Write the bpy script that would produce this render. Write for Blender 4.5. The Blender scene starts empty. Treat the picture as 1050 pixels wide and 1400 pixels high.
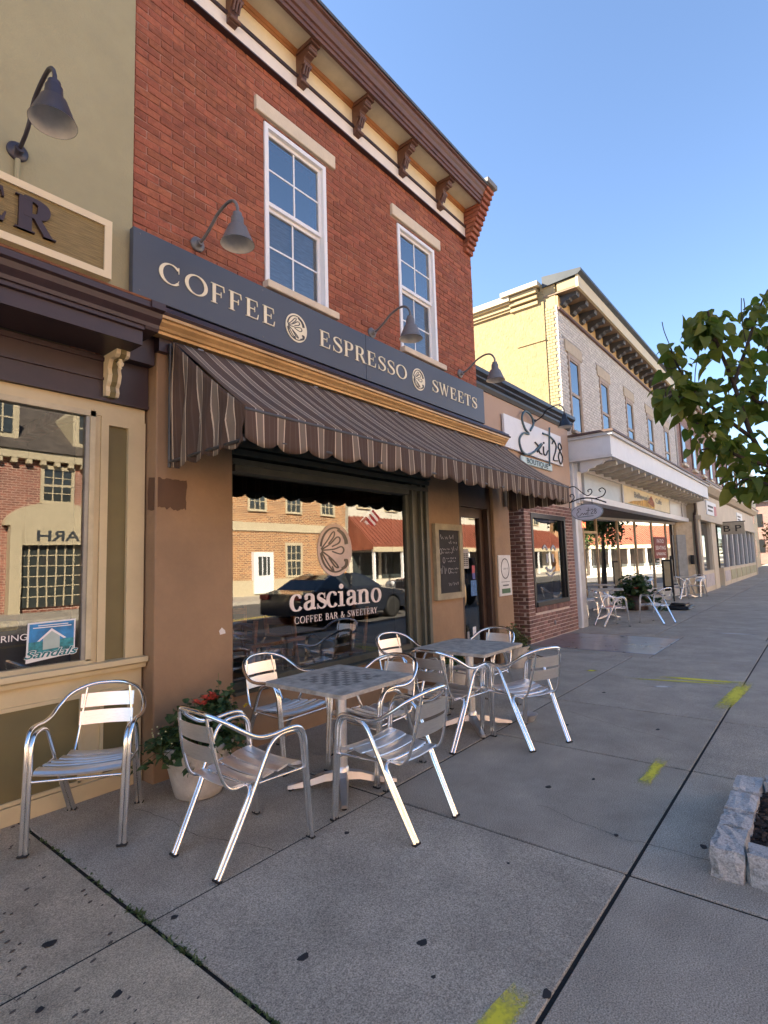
import bpy, bmesh, math, random
from mathutils import Vector, Matrix
random.seed(7)
SC = bpy.context.scene
COL = SC.collection
rad = math.radians

# ------------------------------------------------------------------ camera
def make_camera():
    yaw, pitch, roll = rad(50.971), rad(5.462), rad(-1.712)
    f = Vector((math.sin(yaw)*math.cos(pitch), math.cos(yaw)*math.cos(pitch), math.sin(pitch)))
    r = Vector((math.cos(yaw), -math.sin(yaw), 0)); u = r.cross(f)
    r2 = r*math.cos(roll)+u*math.sin(roll); u2 = -r*math.sin(roll)+u*math.cos(roll)
    m = Matrix((r2, u2, -f)).transposed().to_4x4(); m.translation = (0, -3.87, 1.525)
    cd = bpy.data.cameras.new('camera'); cd.sensor_fit = 'VERTICAL'; cd.sensor_height = 24
    cd.lens = 738.26/1400*24; cd.clip_start = .05; cd.clip_end = 2000
    co = bpy.data.objects.new('camera', cd); co.matrix_world = m; COL.objects.link(co); SC.camera = co
make_camera()
# ------------------------------------------------------------------ sky, sun, exposure
SUN_AZ, SUN_EL = rad(-27), rad(33)      # azimuth from +Y towards +X
w = bpy.data.worlds.new('World'); SC.world = w; w.use_nodes = True
nt = w.node_tree; nt.nodes.clear()
sky = nt.nodes.new('ShaderNodeTexSky'); sky.sky_type = 'NISHITA'; sky.sun_disc = False
sky.sun_elevation = SUN_EL; sky.sun_rotation = SUN_AZ; sky.air_density = 1.0; sky.dust_density = .0; sky.ozone_density = 1.9; sky.altitude = 1500
bg = nt.nodes.new('ShaderNodeBackground'); bg.inputs[1].default_value = .06
wo = nt.nodes.new('ShaderNodeOutputWorld')
nt.links.new(sky.outputs[0], bg.inputs[0]); nt.links.new(bg.outputs[0], wo.inputs[0])
sd = bpy.data.lights.new('sun', 'SUN'); sd.energy = 5.0; sd.angle = rad(.5); sd.color = (1, .87, .68)
so = bpy.data.objects.new('sun', sd); COL.objects.link(so)
sdir = Vector((math.sin(SUN_AZ)*math.cos(SUN_EL), math.cos(SUN_AZ)*math.cos(SUN_EL), math.sin(SUN_EL)))
so.rotation_euler = sdir.to_track_quat('Z', 'Y').to_euler(); so.location = sdir*60
SC.view_settings.view_transform = 'Standard'; SC.view_settings.look = 'None'
SC.view_settings.gamma = 1; SC.view_settings.exposure = 2.75
try: SC.view_settings.use_curve_mapping = False
except Exception: pass
SC.render.engine = 'CYCLES'
SC.cycles.max_bounces = 8; SC.cycles.transparent_max_bounces = 10

# ------------------------------------------------------------------ materials
MATS = {}
def node(nt, t, **kw):
    n = nt.nodes.new(t)
    for k, v in kw.items(): setattr(n, k, v)
    return n
def mat(name, col, rough=.7, metal=0., var=.12, scale=5., bump=.0, bscale=80., rnd=0., col2=None, spec=None, stretch=None, detail=6, stain=0., speck=0., speckscale=260., stainscale=1.2, staincol=None, emit=None, coat=0, world=False):
    """one procedural surface: base colour, broad variation, per-piece variation, stains and fine relief"""
    if name in MATS: return MATS[name]
    m = bpy.data.materials.new(name); m.use_nodes = True; nt = m.node_tree; L = nt.links.new
    b = nt.nodes['Principled BSDF']
    b.inputs['Roughness'].default_value = rough; b.inputs['Metallic'].default_value = metal
    if spec is not None: b.inputs['Specular IOR Level'].default_value = spec
    if coat: b.inputs['Coat Weight'].default_value = coat
    tc = node(nt, 'ShaderNodeTexCoord')
    if world:
        gm = node(nt, 'ShaderNodeNewGeometry'); vec = gm.outputs['Position']
    else: vec = tc.outputs['Object']
    if stretch:
        mp = node(nt, 'ShaderNodeMapping'); mp.inputs['Scale'].default_value = stretch; L(vec, mp.inputs[0]); vec = mp.outputs[0]
    n1 = node(nt, 'ShaderNodeTexNoise'); n1.inputs['Scale'].default_value = scale; n1.inputs['Detail'].default_value = detail
    n1.inputs['Roughness'].default_value = .65
    L(vec, n1.inputs['Vector'])
    c2 = col2 or tuple(max(0, c*(1-var*2)) for c in col)
    mr = node(nt, 'ShaderNodeMapRange'); mr.inputs[1].default_value = .3; mr.inputs[2].default_value = .7
    L(n1.outputs['Fac'], mr.inputs[0])
    mx = node(nt, 'ShaderNodeMix', data_type='RGBA'); mx.inputs[6].default_value = (*c2, 1); mx.inputs[7].default_value = (*tuple(min(1, c*(1+var)) for c in col), 1)
    L(mr.outputs[0], mx.inputs[0]); out = mx.outputs[2]
    if rnd:
        oi = node(nt, 'ShaderNodeObjectInfo'); ge = node(nt, 'ShaderNodeNewGeometry')
        ad = node(nt, 'ShaderNodeMath', operation='ADD'); L(oi.outputs['Random'], ad.inputs[0]); L(ge.outputs['Random Per Island'], ad.inputs[1])
        fr = node(nt, 'ShaderNodeMath', operation='FRACT'); L(ad.outputs[0], fr.inputs[0])
        m2 = node(nt, 'ShaderNodeMapRange'); m2.inputs[3].default_value = 1-rnd; m2.inputs[4].default_value = 1+rnd; L(fr.outputs[0], m2.inputs[0])
        hs = node(nt, 'ShaderNodeHueSaturation'); L(out, hs.inputs['Color']); L(m2.outputs[0], hs.inputs['Value'])
        m3 = node(nt, 'ShaderNodeMapRange'); m3.inputs[3].default_value = .5-rnd*.02; m3.inputs[4].default_value = .5+rnd*.02
        mu = node(nt, 'ShaderNodeMath', operation='MULTIPLY'); mu.inputs[1].default_value = 7.3; L(fr.outputs[0], mu.inputs[0])
        f2 = node(nt, 'ShaderNodeMath', operation='FRACT'); L(mu.outputs[0], f2.inputs[0]); L(f2.outputs[0], m3.inputs[0]); L(m3.outputs[0], hs.inputs['Hue'])
        out = hs.outputs[0]
    if stain:
        ns = node(nt, 'ShaderNodeTexNoise'); ns.inputs['Scale'].default_value = stainscale; ns.inputs['Detail'].default_value = 8; ns.inputs['Roughness'].default_value = .72
        L(vec, ns.inputs['Vector'])
        ms = node(nt, 'ShaderNodeMapRange'); ms.inputs[1].default_value = .5; ms.inputs[2].default_value = .72; ms.inputs[4].default_value = stain; L(ns.outputs['Fac'], ms.inputs[0])
        mm = node(nt, 'ShaderNodeMix', data_type='RGBA'); L(ms.outputs[0], mm.inputs[0]); L(out, mm.inputs[6])
        mm.inputs[7].default_value = (*(staincol or tuple(c*.35 for c in col)), 1); out = mm.outputs[2]
    if speck:
        nk = node(nt, 'ShaderNodeTexNoise'); nk.inputs['Scale'].default_value = speckscale; nk.inputs['Detail'].default_value = 3; L(vec, nk.inputs['Vector'])
        mk = node(nt, 'ShaderNodeMapRange'); mk.inputs[1].default_value = .28; mk.inputs[2].default_value = .72; mk.inputs[3].default_value = 1-speck; mk.inputs[4].default_value = 1+speck; L(nk.outputs['Fac'], mk.inputs[0])
        hk = node(nt, 'ShaderNodeHueSaturation'); L(out, hk.inputs['Color']); L(mk.outputs[0], hk.inputs['Value']); out = hk.outputs[0]
    L(out, b.inputs['Base Color'])
    if bump:
        nb = node(nt, 'ShaderNodeTexNoise'); nb.inputs['Scale'].default_value = bscale; nb.inputs['Detail'].default_value = 4; L(vec, nb.inputs['Vector'])
        bp = node(nt, 'ShaderNodeBump'); bp.inputs['Strength'].default_value = bump; bp.inputs['Distance'].default_value = .01
        L(nb.outputs['Fac'], bp.inputs['Height']); L(bp.outputs[0], b.inputs['Normal'])
        rr = node(nt, 'ShaderNodeMapRange'); rr.inputs[3].default_value = max(.02, rough-.12); rr.inputs[4].default_value = min(1, rough+.12)
        L(n1.outputs['Fac'], rr.inputs[0]); L(rr.outputs[0], b.inputs['Roughness'])
    if emit:
        b.inputs['Emission Color'].default_value = (*emit[0], 1); b.inputs['Emission Strength'].default_value = emit[1]
    MATS[name] = m; return m

def glass(name, ior=1.75, tint=(.86, .9, .88), rough=0.):
    if name in MATS: return MATS[name]
    m = bpy.data.materials.new(name); m.use_nodes = True; nt = m.node_tree; nt.nodes.clear(); L = nt.links.new
    fr = node(nt, 'ShaderNodeFresnel'); fr.inputs[0].default_value = ior
    tr = node(nt, 'ShaderNodeBsdfTransparent'); tr.inputs[0].default_value = (*tint, 1)
    gl = node(nt, 'ShaderNodeBsdfGlossy'); gl.inputs['Roughness'].default_value = rough
    tc = node(nt, 'ShaderNodeTexCoord'); nz = node(nt, 'ShaderNodeTexNoise'); nz.inputs['Scale'].default_value = 1.3; L(tc.outputs['Object'], nz.inputs[0])
    bp = node(nt, 'ShaderNodeBump'); bp.inputs['Strength'].default_value = .06; bp.inputs['Distance'].default_value = .01; L(nz.outputs[0], bp.inputs['Height']); L(bp.outputs[0], gl.inputs['Normal'])
    mx = node(nt, 'ShaderNodeMixShader'); L(fr.outputs[0], mx.inputs[0]); L(tr.outputs[0], mx.inputs[1]); L(gl.outputs[0], mx.inputs[2])
    o = node(nt, 'ShaderNodeOutputMaterial'); L(mx.outputs[0], o.inputs[0]); MATS[name] = m; return m

def brickmat(name, c1, c2, mortar, bw=.21, bh=.072, ms=.012, vertical=True):
    """brick pattern for walls too far away to pick the bricks apart"""
    if name in MATS: return MATS[name]
    m = bpy.data.materials.new(name); m.use_nodes = True; nt = m.node_tree; L = nt.links.new; b = nt.nodes['Principled BSDF']; b.inputs['Roughness'].default_value = .85
    g = node(nt, 'ShaderNodeNewGeometry'); sp = node(nt, 'ShaderNodeSeparateXYZ'); L(g.outputs['Position'], sp.inputs[0])
    ad = node(nt, 'ShaderNodeMath', operation='ADD'); L(sp.outputs[0], ad.inputs[0]); L(sp.outputs[1], ad.inputs[1])
    cb = node(nt, 'ShaderNodeCombineXYZ'); L(ad.outputs[0], cb.inputs[0]); L(sp.outputs[2], cb.inputs[1])
    br = node(nt, 'ShaderNodeTexBrick'); br.inputs['Scale'].default_value = 1; br.inputs['Brick Width'].default_value = bw; br.inputs['Row Height'].default_value = bh; br.inputs['Mortar Size'].default_value = ms
    br.inputs['Color1'].default_value = (*c1, 1); br.inputs['Color2'].default_value = (*c2, 1); br.inputs['Mortar'].default_value = (*mortar, 1); br.inputs['Bias'].default_value = 0
    L(cb.outputs[0], br.inputs[0])
    nz = node(nt, 'ShaderNodeTexNoise'); nz.inputs['Scale'].default_value = 2; L(g.outputs['Position'], nz.inputs[0])
    hs = node(nt, 'ShaderNodeHueSaturation'); L(br.outputs[0], hs.inputs['Color'])
    mr = node(nt, 'ShaderNodeMapRange'); mr.inputs[3].default_value = .75; mr.inputs[4].default_value = 1.25; L(nz.outputs[0], mr.inputs[0]); L(mr.outputs[0], hs.inputs['Value'])
    L(hs.outputs[0], b.inputs['Base Color'])
    bp = node(nt, 'ShaderNodeBump'); bp.invert = True; bp.inputs['Strength'].default_value = .5; bp.inputs['Distance'].default_value = .01; L(br.outputs['Fac'], bp.inputs['Height']); L(bp.outputs[0], b.inputs['Normal'])
    MATS[name] = m; return m

# ------------------------------------------------------------------ mesh helpers
ORG = {}
class MB:
    def __init__(s): s.v = []; s.f = []; s.sm = []
    def add(s, vs, fs, smooth=False):
        n = len(s.v); s.v += [tuple(v) for v in vs]; s.f += [tuple(i+n for i in f) for f in fs]; s.sm += [smooth]*len(fs); return s
    def box(s, x0, x1, y0, y1, z0, z1):
        v = [(x, y, z) for z in (z0, z1) for y in (y0, y1) for x in (x0, x1)]
        return s.add(v, [(0, 2, 3, 1), (4, 5, 7, 6), (0, 1, 5, 4), (2, 6, 7, 3), (0, 4, 6, 2), (1, 3, 7, 5)])
    def bev(s, x0, x1, y0, y1, z0, z1, c=.01, seg=1, jit=0, rng=random):
        bm = bmesh.new(); bmesh.ops.create_cube(bm, size=1)
        for v in bm.verts:
            v.co = Vector((x0 if v.co.x < 0 else x1, y0 if v.co.y < 0 else y1, z0 if v.co.z < 0 else z1))
        bmesh.ops.bevel(bm, geom=list(bm.edges), offset=c, segments=seg, affect='EDGES', profile=.5)
        if jit:
            for v in bm.verts: v.co += Vector((rng.uniform(-jit, jit), rng.uniform(-jit, jit), rng.uniform(-jit, jit)))
        bm.verts.ensure_lookup_table(); bm.verts.index_update()
        s.add([v.co[:] for v in bm.verts], [[v.index for v in f.verts] for f in bm.faces]); bm.free(); return s
    def prism(s, poly, axis, a, b):
        """poly of 2-D points in the other two axes, extruded along axis from a to b"""
        def p(q, t):
            return {'x': (t, q[0], q[1]), 'y': (q[0], t, q[1]), 'z': (q[0], q[1], t)}[axis]
        n = len(poly); v = [p(q, a) for q in poly]+[p(q, b) for q in poly]
        f = [tuple(range(n))[::-1], tuple(range(n, 2*n))]+[(i, (i+1) % n, (i+1) % n+n, i+n) for i in range(n)]
        return s.add(v, f)
    def tube(s, pts, r, n=10, res=6, close=False, smooth=True, flat=None):
        P = [Vector(p) for p in pts]
        if res > 1 and len(P) > 2: P = catmull(P, res, close)
        rings = []; up = None; m = len(P); rr = r if callable(r) else (lambda t: r)
        for i, p in enumerate(P):
            a = P[(i-1) % m] if (close or i > 0) else P[i]; b = P[(i+1) % m] if (close or i < m-1) else P[i]
            t = (b-a).normalized()
            if up is None:
                up = Vector((0, 0, 1)) if abs(t.z) < .9 else Vector((1, 0, 0))
            up = (up-t*up.dot(t)).normalized(); sd = t.cross(up); q = rr(i/max(1, m-1)); fl = flat or 1
            rings.append([p+(up*math.cos(2*math.pi*k/n)*fl+sd*math.sin(2*math.pi*k/n))*q for k in range(n)])
        v = [c for R in rings for c in R]; f = []
        for i in range(m if close else m-1):
            j = (i+1) % m
            f += [(i*n+k, i*n+(k+1) % n, j*n+(k+1) % n, j*n+k) for k in range(n)]
        s.add(v, f, smooth)
        if not close:
            s.add(rings[0], [tuple(range(n))[::-1]]); s.add(rings[-1], [tuple(range(n))])
        return s
    def lathe(s, prof, c=(0, 0, 0), n=24, smooth=True, axis=None, caps=True):
        v = []; f = []
        for (r, z) in prof:
            for k in range(n):
                a = 2*math.pi*k/n; v.append(Vector((r*math.cos(a), r*math.sin(a), z)))
        if axis is not None:
            q = Vector(axis).to_track_quat('Z', 'Y').to_matrix(); v = [q @ x for x in v]
        v = [x+Vector(c) for x in v]
        for i in range(len(prof)-1):
            f += [(i*n+k, i*n+(k+1) % n, (i+1)*n+(k+1) % n, (i+1)*n+k) for k in range(n)]
        s.add(v, f, smooth)
        if caps and prof[0][0] > 1e-4: s.add(v[:n], [tuple(range(n))[::-1]])
        if caps and prof[-1][0] > 1e-4: s.add(v[-n:], [tuple(range(n))])
        return s
    def mesh(s, name, org=(0, 0, 0)):
        me = bpy.data.meshes.new(name); o = Vector(org)
        me.from_pydata([tuple(Vector(v)-o) for v in s.v], [], s.f)
        me.polygons.foreach_set('use_smooth', s.sm); me.update(); return me
    def build(s, name, m, parent=None, kind=None, label=None):
        org = ORG.get(parent.name, (0, 0, 0)) if parent else (0, 0, 0)
        o = bpy.data.objects.new(name, s.mesh(name, org)); o.data.materials.append(m); COL.objects.link(o)
        if parent: o.parent = parent
        ORG[o.name] = tuple(org)
        if kind: o['kind'] = kind
        if label: o['label'] = label
        return o
def catmull(P, res, close=False):
    out = []; n = len(P)
    rng = range(n) if close else range(n-1)
    for i in rng:
        p0 = P[(i-1) % n] if (close or i > 0) else P[0]*2-P[1]
        p1 = P[i]; p2 = P[(i+1) % n]; p3 = P[(i+2) % n] if (close or i < n-2) else P[-1]*2-P[-2]
        for k in range(res):
            t = k/res
            out.append(.5*((2*p1)+(p2-p0)*t+(2*p0-5*p1+4*p2-p3)*t*t+(-p0+3*p1-3*p2+p3)*t**3))
    if not close: out.append(P[-1])
    return out
def thing(name, label, cat, loc=(0, 0, 0), group=None, rz=0):
    o = bpy.data.objects.new(name, None); o.empty_display_size = .1; COL.objects.link(o); o.location = loc; o.rotation_euler = (0, 0, rz)
    o['label'] = label; o['category'] = cat
    if group: o['group'] = group
    ORG[o.name] = tuple(loc); return o
def tag(o, label, cat, group=None):
    o['label'] = label; o['category'] = cat
    if group: o['group'] = group
    return o
def struct(o): o['kind'] = 'structure'; return o
def share(name, me, m, parent, loc, rot=(0, 0, 0), scale=None):
    """a piece that shares its mesh with its alikes"""
    if m and not me.materials: me.materials.append(m)
    o = bpy.data.objects.new(name, me); COL.objects.link(o); o.parent = parent
    org = ORG.get(parent.name, (0, 0, 0)); o.location = Vector(loc)-Vector(org); o.rotation_euler = rot
    if scale: o.scale = scale
    return o
def B(*a): return MB().box(*a)
def dup(root, loc, rz, label):
    r = root.copy(); COL.objects.link(r); r.location = loc; r.rotation_euler = (0, 0, rz); r['label'] = label
    for ch in root.children:
        c = ch.copy(); COL.objects.link(c); c.parent = r
        for g in ch.children:
            d = g.copy(); COL.objects.link(d); d.parent = c
    return r

# ------------------------------------------------------------------ lettering
def stroke(pts, T, t, wid=None, res=6, close=False):
    P = [Vector((p[0], p[1], 0)) for p in pts]
    if len(P) > 2: 
        W = None
        if wid:
            W = catmull([Vector((x, 0, 0)) for x in wid], res, close)
        P = catmull(P, res, close)
    else: W = [Vector((x, 0, 0)) for x in wid] if wid else None
    l = []; r = []; n = len(P)
    for i, p in enumerate(P):
        a = P[(i-1) % n] if (close or i > 0) else p; b = P[(i+1) % n] if (close or i < n-1) else p
        d = (b-a).normalized(); nn = Vector((-d.y, d.x, 0))
        h = (W[i].x if W else t+(T-t)*abs(d.y)**1.6)/2
        l.append(p+nn*h); r.append(p-nn*h)
    out = []
    rng = range(n) if close else range(n-1)
    step = max(1, n//3) if n > 8 else n
    i = 0; lim = n if close else n-1
    while i < lim:
        j = min(lim, i+step); idx = [k % n for k in range(i, j+1)]
        out.append([l[k].xy[:] for k in idx]+[r[k].xy[:] for k in reversed(idx)]); i = j
    return out
def rc(x0, y0, x1, y1): return [(x0, y0), (x1, y0), (x1, y1), (x0, y1)]
def ell(cx, cy, rx, ry, a0, a1, n=13):
    return [(cx+rx*math.cos(rad(a0+(a1-a0)*k/(n-1))), cy+ry*math.sin(rad(a0+(a1-a0)*k/(n-1)))) for k in range(n)]
def glyph(ch, T=.15, t=.05):
    s = .035; st = lambda x, y0=0, y1=1, f=1, h=1: [rc(x, y0, x+T, y1)]+([rc(x-.07, y0, x+T+.07, y0+s)] if f else [])+([rc(x-.07, y1-s, x+T+.07, y1)] if h else [])
    G = []; adv = .8
    if ch in 'EF':
        G += st(.1)+[rc(.1, 1-t, .62, 1), [(.58, 1), (.63, 1), (.66, .72), (.63, .72)], rc(.2, .49, .5, .49+t), rc(.48, .38, .51, .66)]
        if ch == 'E': G += [rc(.1, 0, .64, t), [(.6, 0), (.66, 0), (.70, .29), (.67, .29)]]
        adv = .78 if ch == 'E' else .72
    elif ch == 'C':
        G += stroke(ell(.47, .5, .40, .48, 42, 318), T, t)+[[(.76, .97), (.80, .97), (.80, .66), (.77, .66)], [(.77, .3), (.80, .33), (.74, .08), (.70, .1)]]; adv = .92
    elif ch == 'O': G += stroke(ell(.5, .5, .42, .48, 90, 450-27.7), T, t, close=True); adv = 1.0
    elif ch == 'S':
        G += stroke([(.58, .80), (.50, .93), (.34, .97), (.17, .90), (.12, .76), (.22, .61), (.40, .50), (.56, .37), (.58, .2), (.48, .07), (.31, .025), (.15, .08), (.06, .24)], T, t, wid=[.03, .05, .05, .08, .12, .15, .17, .16, .12, .08, .05, .05, .03])
        G += [[(.57, .98), (.60, .98), (.61, .68), (.585, .68)], [(.04, .02), (.07, .02), (.065, .34), (.04, .34)]]; adv = .68
    elif ch in 'PR':
        G += st(.1)+stroke([(.2, .975), (.42, .975), (.56, .90), (.60, .75), (.55, .58), (.42, .50), (.2, .49)], T, t); adv = .7
        if ch == 'R': G += [[(.36, .5), (.52, .5), (.80, 0), (.62, 0)], rc(.6, 0, .86, s)]; adv = .84
    elif ch == 'B': G += st(.1)+stroke([(.2, .975), (.40, .975), (.52, .90), (.55, .76), (.5, .60), (.38, .53), (.2, .52)], T, t)+stroke([(.2, .52), (.44, .52), (.58, .42), (.62, .26), (.56, .1), (.42, .025), (.2, .025)], T, t); adv = .74
    elif ch == 'W':
        for x in (0, .42): G += [[(x, 1), (x+T, 1), (x+.36, 0), (x+.28, 0)], [(x+.28, 0), (x+.34, 0), (x+.56, 1), (x+.51, 1)]]
        G += [rc(-.06, 1-s, .22, 1), rc(.4, 1-s, .62, 1), rc(.86, 1-s, 1.06, 1)]; adv = 1.08
    elif ch == 'T': G += st(.28, h=0)+[rc(.02, 1-t, .70, 1), [(.02, 1), (.07, 1), (.03, .72), (0, .72)], [(.65, 1), (.70, 1), (.72, .72), (.69, .72)]]; adv = .78
    elif ch == 'A': G += [[(.32, 1), (.42, 1), (.80, 0), (.62, 0)], [(.32, 1), (.37, .98), (.10, 0), (.05, 0)], rc(.16, .32, .62, .32+t), rc(-.04, 0, .2, s), rc(.56, 0, .86, s)]; adv = .84
    elif ch == 'Y': G += [rc(.28, 0, .28+T, .48), rc(.2, 0, .52, s), [(.02, 1), (.18, 1), (.42, .45), (.28, .45)], [(.66, 1), (.72, 1), (.42, .45), (.35, .45)], rc(-.04, 1-s, .24, 1), rc(.56, 1-s, .8, 1)]; adv = .78
    elif ch == 'H': G += st(.1)+st(.55)+[rc(.2, .49, .6, .49+t)]; adv = .84
    elif ch == '&': G += stroke([(.78, .5), (.62, .2), (.45, .04), (.25, .02), (.1, .14), (.1, .32), (.25, .5), (.42, .66), (.46, .84), (.36, .96), (.24, .9), (.22, .74), (.36, .5), (.56, .2), (.8, .02)], T, t); adv = .88
    elif ch == 'c': G += stroke(ell(.30, .34, .24, .32, 48, 325), T, t)+[ [(.40, .5), (.52, .5), (.53, .62), (.42, .6)]]; adv = .60
    elif ch == 'o': G += stroke(ell(.32, .34, .25, .32, 90, 450-27.7), T, t, close=True); adv = .68
    elif ch == 'i': G += [rc(.1, .02, .1+T, .66), rc(.0, 0, .2+T, .06), rc(.0, .6, .15, .66), ell(.1+T/2, .88, .12, .12, 0, 340, 14)]; adv = .44
    elif ch == 'n': G += [rc(.1, .02, .1+T, .66), rc(.0, 0, .2+T, .06), rc(.0, .6, .15, .66), rc(.50, .02, .5+T, .45), rc(.42, 0, .58+T, .06)]+stroke([(.22, .5), (.34, .62), (.48, .62), (.58, .52), (.5+T/2, .40)], T, t+.03); adv = .86
    elif ch == 'a': G += stroke([(.12, .5), (.2, .62), (.34, .64), (.46, .56), (.48, .4), (.48, .1), (.62, .04)], T, t+.03)+stroke([(.46, .38), (.28, .34), (.14, .26), (.12, .12), (.22, .03), (.36, .06), (.46, .16)], T, t+.02)+[ell(.15, .49, .08, .08, 0, 340, 12)]; adv = .66
    elif ch == 's': G += stroke([(.42, .52), (.36, .61), (.25, .64), (.13, .58), (.12, .46), (.26, .36), (.42, .27), (.45, .14), (.34, .04), (.2, .03), (.08, .14)], T, t, wid=[.04, .06, .07, .12, .15, .18, .17, .13, .08, .06, .05])+[rc(.4, .44, .45, .66), rc(.04, 0, .09, .22)]; adv = .54
    return G, adv
def place_text(txt, x0, x1, z0, h, y, parent, m, T=.15, t=.05, dep=.006, space=.0, name='letter', basez=None):
    """letters of a word, each its own piece, spread between x0 and x1 on a wall facing -Y"""
    L = [glyph(c, T, t) if c != ' ' else ([], .45) for c in txt]
    tot = sum(a for _, a in L)+space*(len(L)-1)
    k = (x1-x0)/tot; cx = 0
    for i, (g, a) in enumerate(L):
        if g:
            mb = MB()
            for q, poly in enumerate(g):
                mb.prism([(x0+(cx+p[0])*k, z0+p[1]*h) for p in poly], 'y', y-q*.00035, y+dep)
            mb.build(name, m, parent)
        cx += a+space
def sans(txt, x0, z0, h, y, parent, m, name='lettering', width=None, dep=.004, mirror=False, xdir=(1, 0, 0), shear=0, bold=0):
    cu = bpy.data.curves.new('t', 'FONT'); cu.body = txt; cu.size = 1; cu.extrude = 0; cu.shear = shear; cu.offset = bold; cu.resolution_u = 4
    o = bpy.data.objects.new('t', cu); COL.objects.link(o); bpy.context.view_layer.update()
    me = o.evaluated_get(bpy.context.evaluated_depsgraph_get()).to_mesh()
    vs = [v.co.copy() for v in me.vertices]; fs = [tuple(p.vertices) for p in me.polygons]
    o.to_mesh_clear(); bpy.data.objects.remove(o); bpy.data.curves.remove(cu)
    xs = [v.x for v in vs]; w = max(xs)-min(xs); k = (width/w) if width else h/.72; mn = min(xs)
    xd = Vector(xdir)
    pts = []
    for v in vs:
        u = (v.x-mn)*k; 
        p = Vector((x0, y, z0))+xd*u+Vector((0, 0, v.y*h/.72)); pts.append(p)
    mb = MB().add(pts, fs)
    return mb.build(name, m, parent)
# ------------------------------------------------------------------ palette
conc = mat('new_concrete', (.40, .355, .285), .92, var=.13, scale=2.2, bump=.5, bscale=240, rnd=.07, stain=.42, stainscale=.9, staincol=(.25, .22, .175), speck=.6, speckscale=170, world=True)
conc_old = mat('old_concrete', (.47, .395, .285), .94, var=.14, scale=3, bump=.7, bscale=170, rnd=.06, stain=.5, stainscale=4, staincol=(.24, .20, .145), speck=.5, speckscale=170, world=True)
dirt = mat('joint_dirt', (.010, .009, .008), .95, bump=.5, bscale=60)
asphalt = mat('asphalt', (.115, .11, .105), .9, var=.2, scale=3, bump=.5, bscale=200)
brick_red = mat('brick_red', (.315, .10, .052), .88, var=.2, scale=14, bump=.5, bscale=90, rnd=.2, stain=.5, stainscale=3, staincol=(.19, .055, .034), world=True)
mortar_red = mat('mortar_painted', (.31, .125, .085), .9, var=.3, scale=9, bump=.4, bscale=120, stain=.8, stainscale=2.2, staincol=(.52, .36, .28))
tan_paint = mat('tan_painted_stucco', (.32, .205, .115), .75, var=.10, scale=2.0, bump=.35, bscale=24, stain=.45, stainscale=1.5, staincol=(.22, .135, .078), detail=9)
dark_patch = mat('brown_paint_swatch', (.115, .06, .032), .7, var=.1, bump=.15)
cream = mat('cream_paint', (.72, .61, .40), .6, var=.04, scale=4, bump=.08, bscale=40, stain=.25, stainscale=4, staincol=(.55, .44, .27))
white_trim = mat('white_trim_paint', (.78, .70, .60), .55, var=.04, scale=4, bump=.05, bscale=40, stain=.12, stainscale=5)
brown_trim = mat('brown_trim_paint', (.125, .055, .035), .5, var=.12, scale=7, bump=.12, bscale=50)
orange_trim = mat('ochre_trim_paint', (.33, .13, .035), .55, var=.12, scale=6)
gold = mat('gold_paint', (.56, .34, .14), .42, metal=.25, var=.12, scale=4, bump=.08, bscale=30, stain=.25, stainscale=3, staincol=(.30, .16, .06))
maroon = mat('dark_plum_paint', (.045, .026, .029), .45, var=.15, scale=4, bump=.06, bscale=30)
sign_grey = mat('slate_sign_paint', (.068, .078, .10), .5, var=.05, scale=2, bump=.03, bscale=60)
ivory = mat('ivory_letter', (.80, .72, .52), .5, var=.03)
dark_ink = mat('dark_ink', (.03, .025, .02), .6)
lamp_grey = mat('grey_lamp_paint', (.16, .155, .155), .42, var=.08, scale=9, bump=.05, bscale=60)
lamp_purple = mat('dark_purple_lamp_paint', (.045, .038, .05), .4, var=.1)
lamp_black = mat('black_lamp_paint', (.015, .015, .018), .4)
lamp_in = mat('white_lamp_lining', (.75, .72, .68), .5)
stone = mat('cream_stone', (.66, .56, .42), .8, var=.06, scale=5, bump=.2, bscale=60, stain=.3, stainscale=7, staincol=(.5, .40, .28))
vinyl = mat('white_vinyl', (.80, .80, .80), .4, var=.02)
roofmat = mat('flat_roof', (.08, .08, .085), .9, var=.2)
olive_frame = mat('dark_olive_paint', (.075, .075, .055), .55, var=.15, scale=6, bump=.1, bscale=40)
black_frame = mat('black_frame_paint', (.014, .014, .016), .4)
dkbrown = mat('dark_brown_door_paint', (.06, .033, .022), .45, var=.15)
shopglass = glass('shop_glass', 2.75)
upglass = glass('upstairs_glass', 4.6, (.5, .55, .6))
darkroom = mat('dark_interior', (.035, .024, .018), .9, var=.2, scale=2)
alu = mat('brushed_aluminium', (.95, .94, .92), .38, metal=1, var=.05, scale=20, stretch=(1, 8, 8))
alu_tube = mat('polished_aluminium_tube', (.95, .95, .94), .14, metal=1, var=.05, scale=12)
rubber = mat('black_rubber', (.02, .02, .02), .8)

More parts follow.
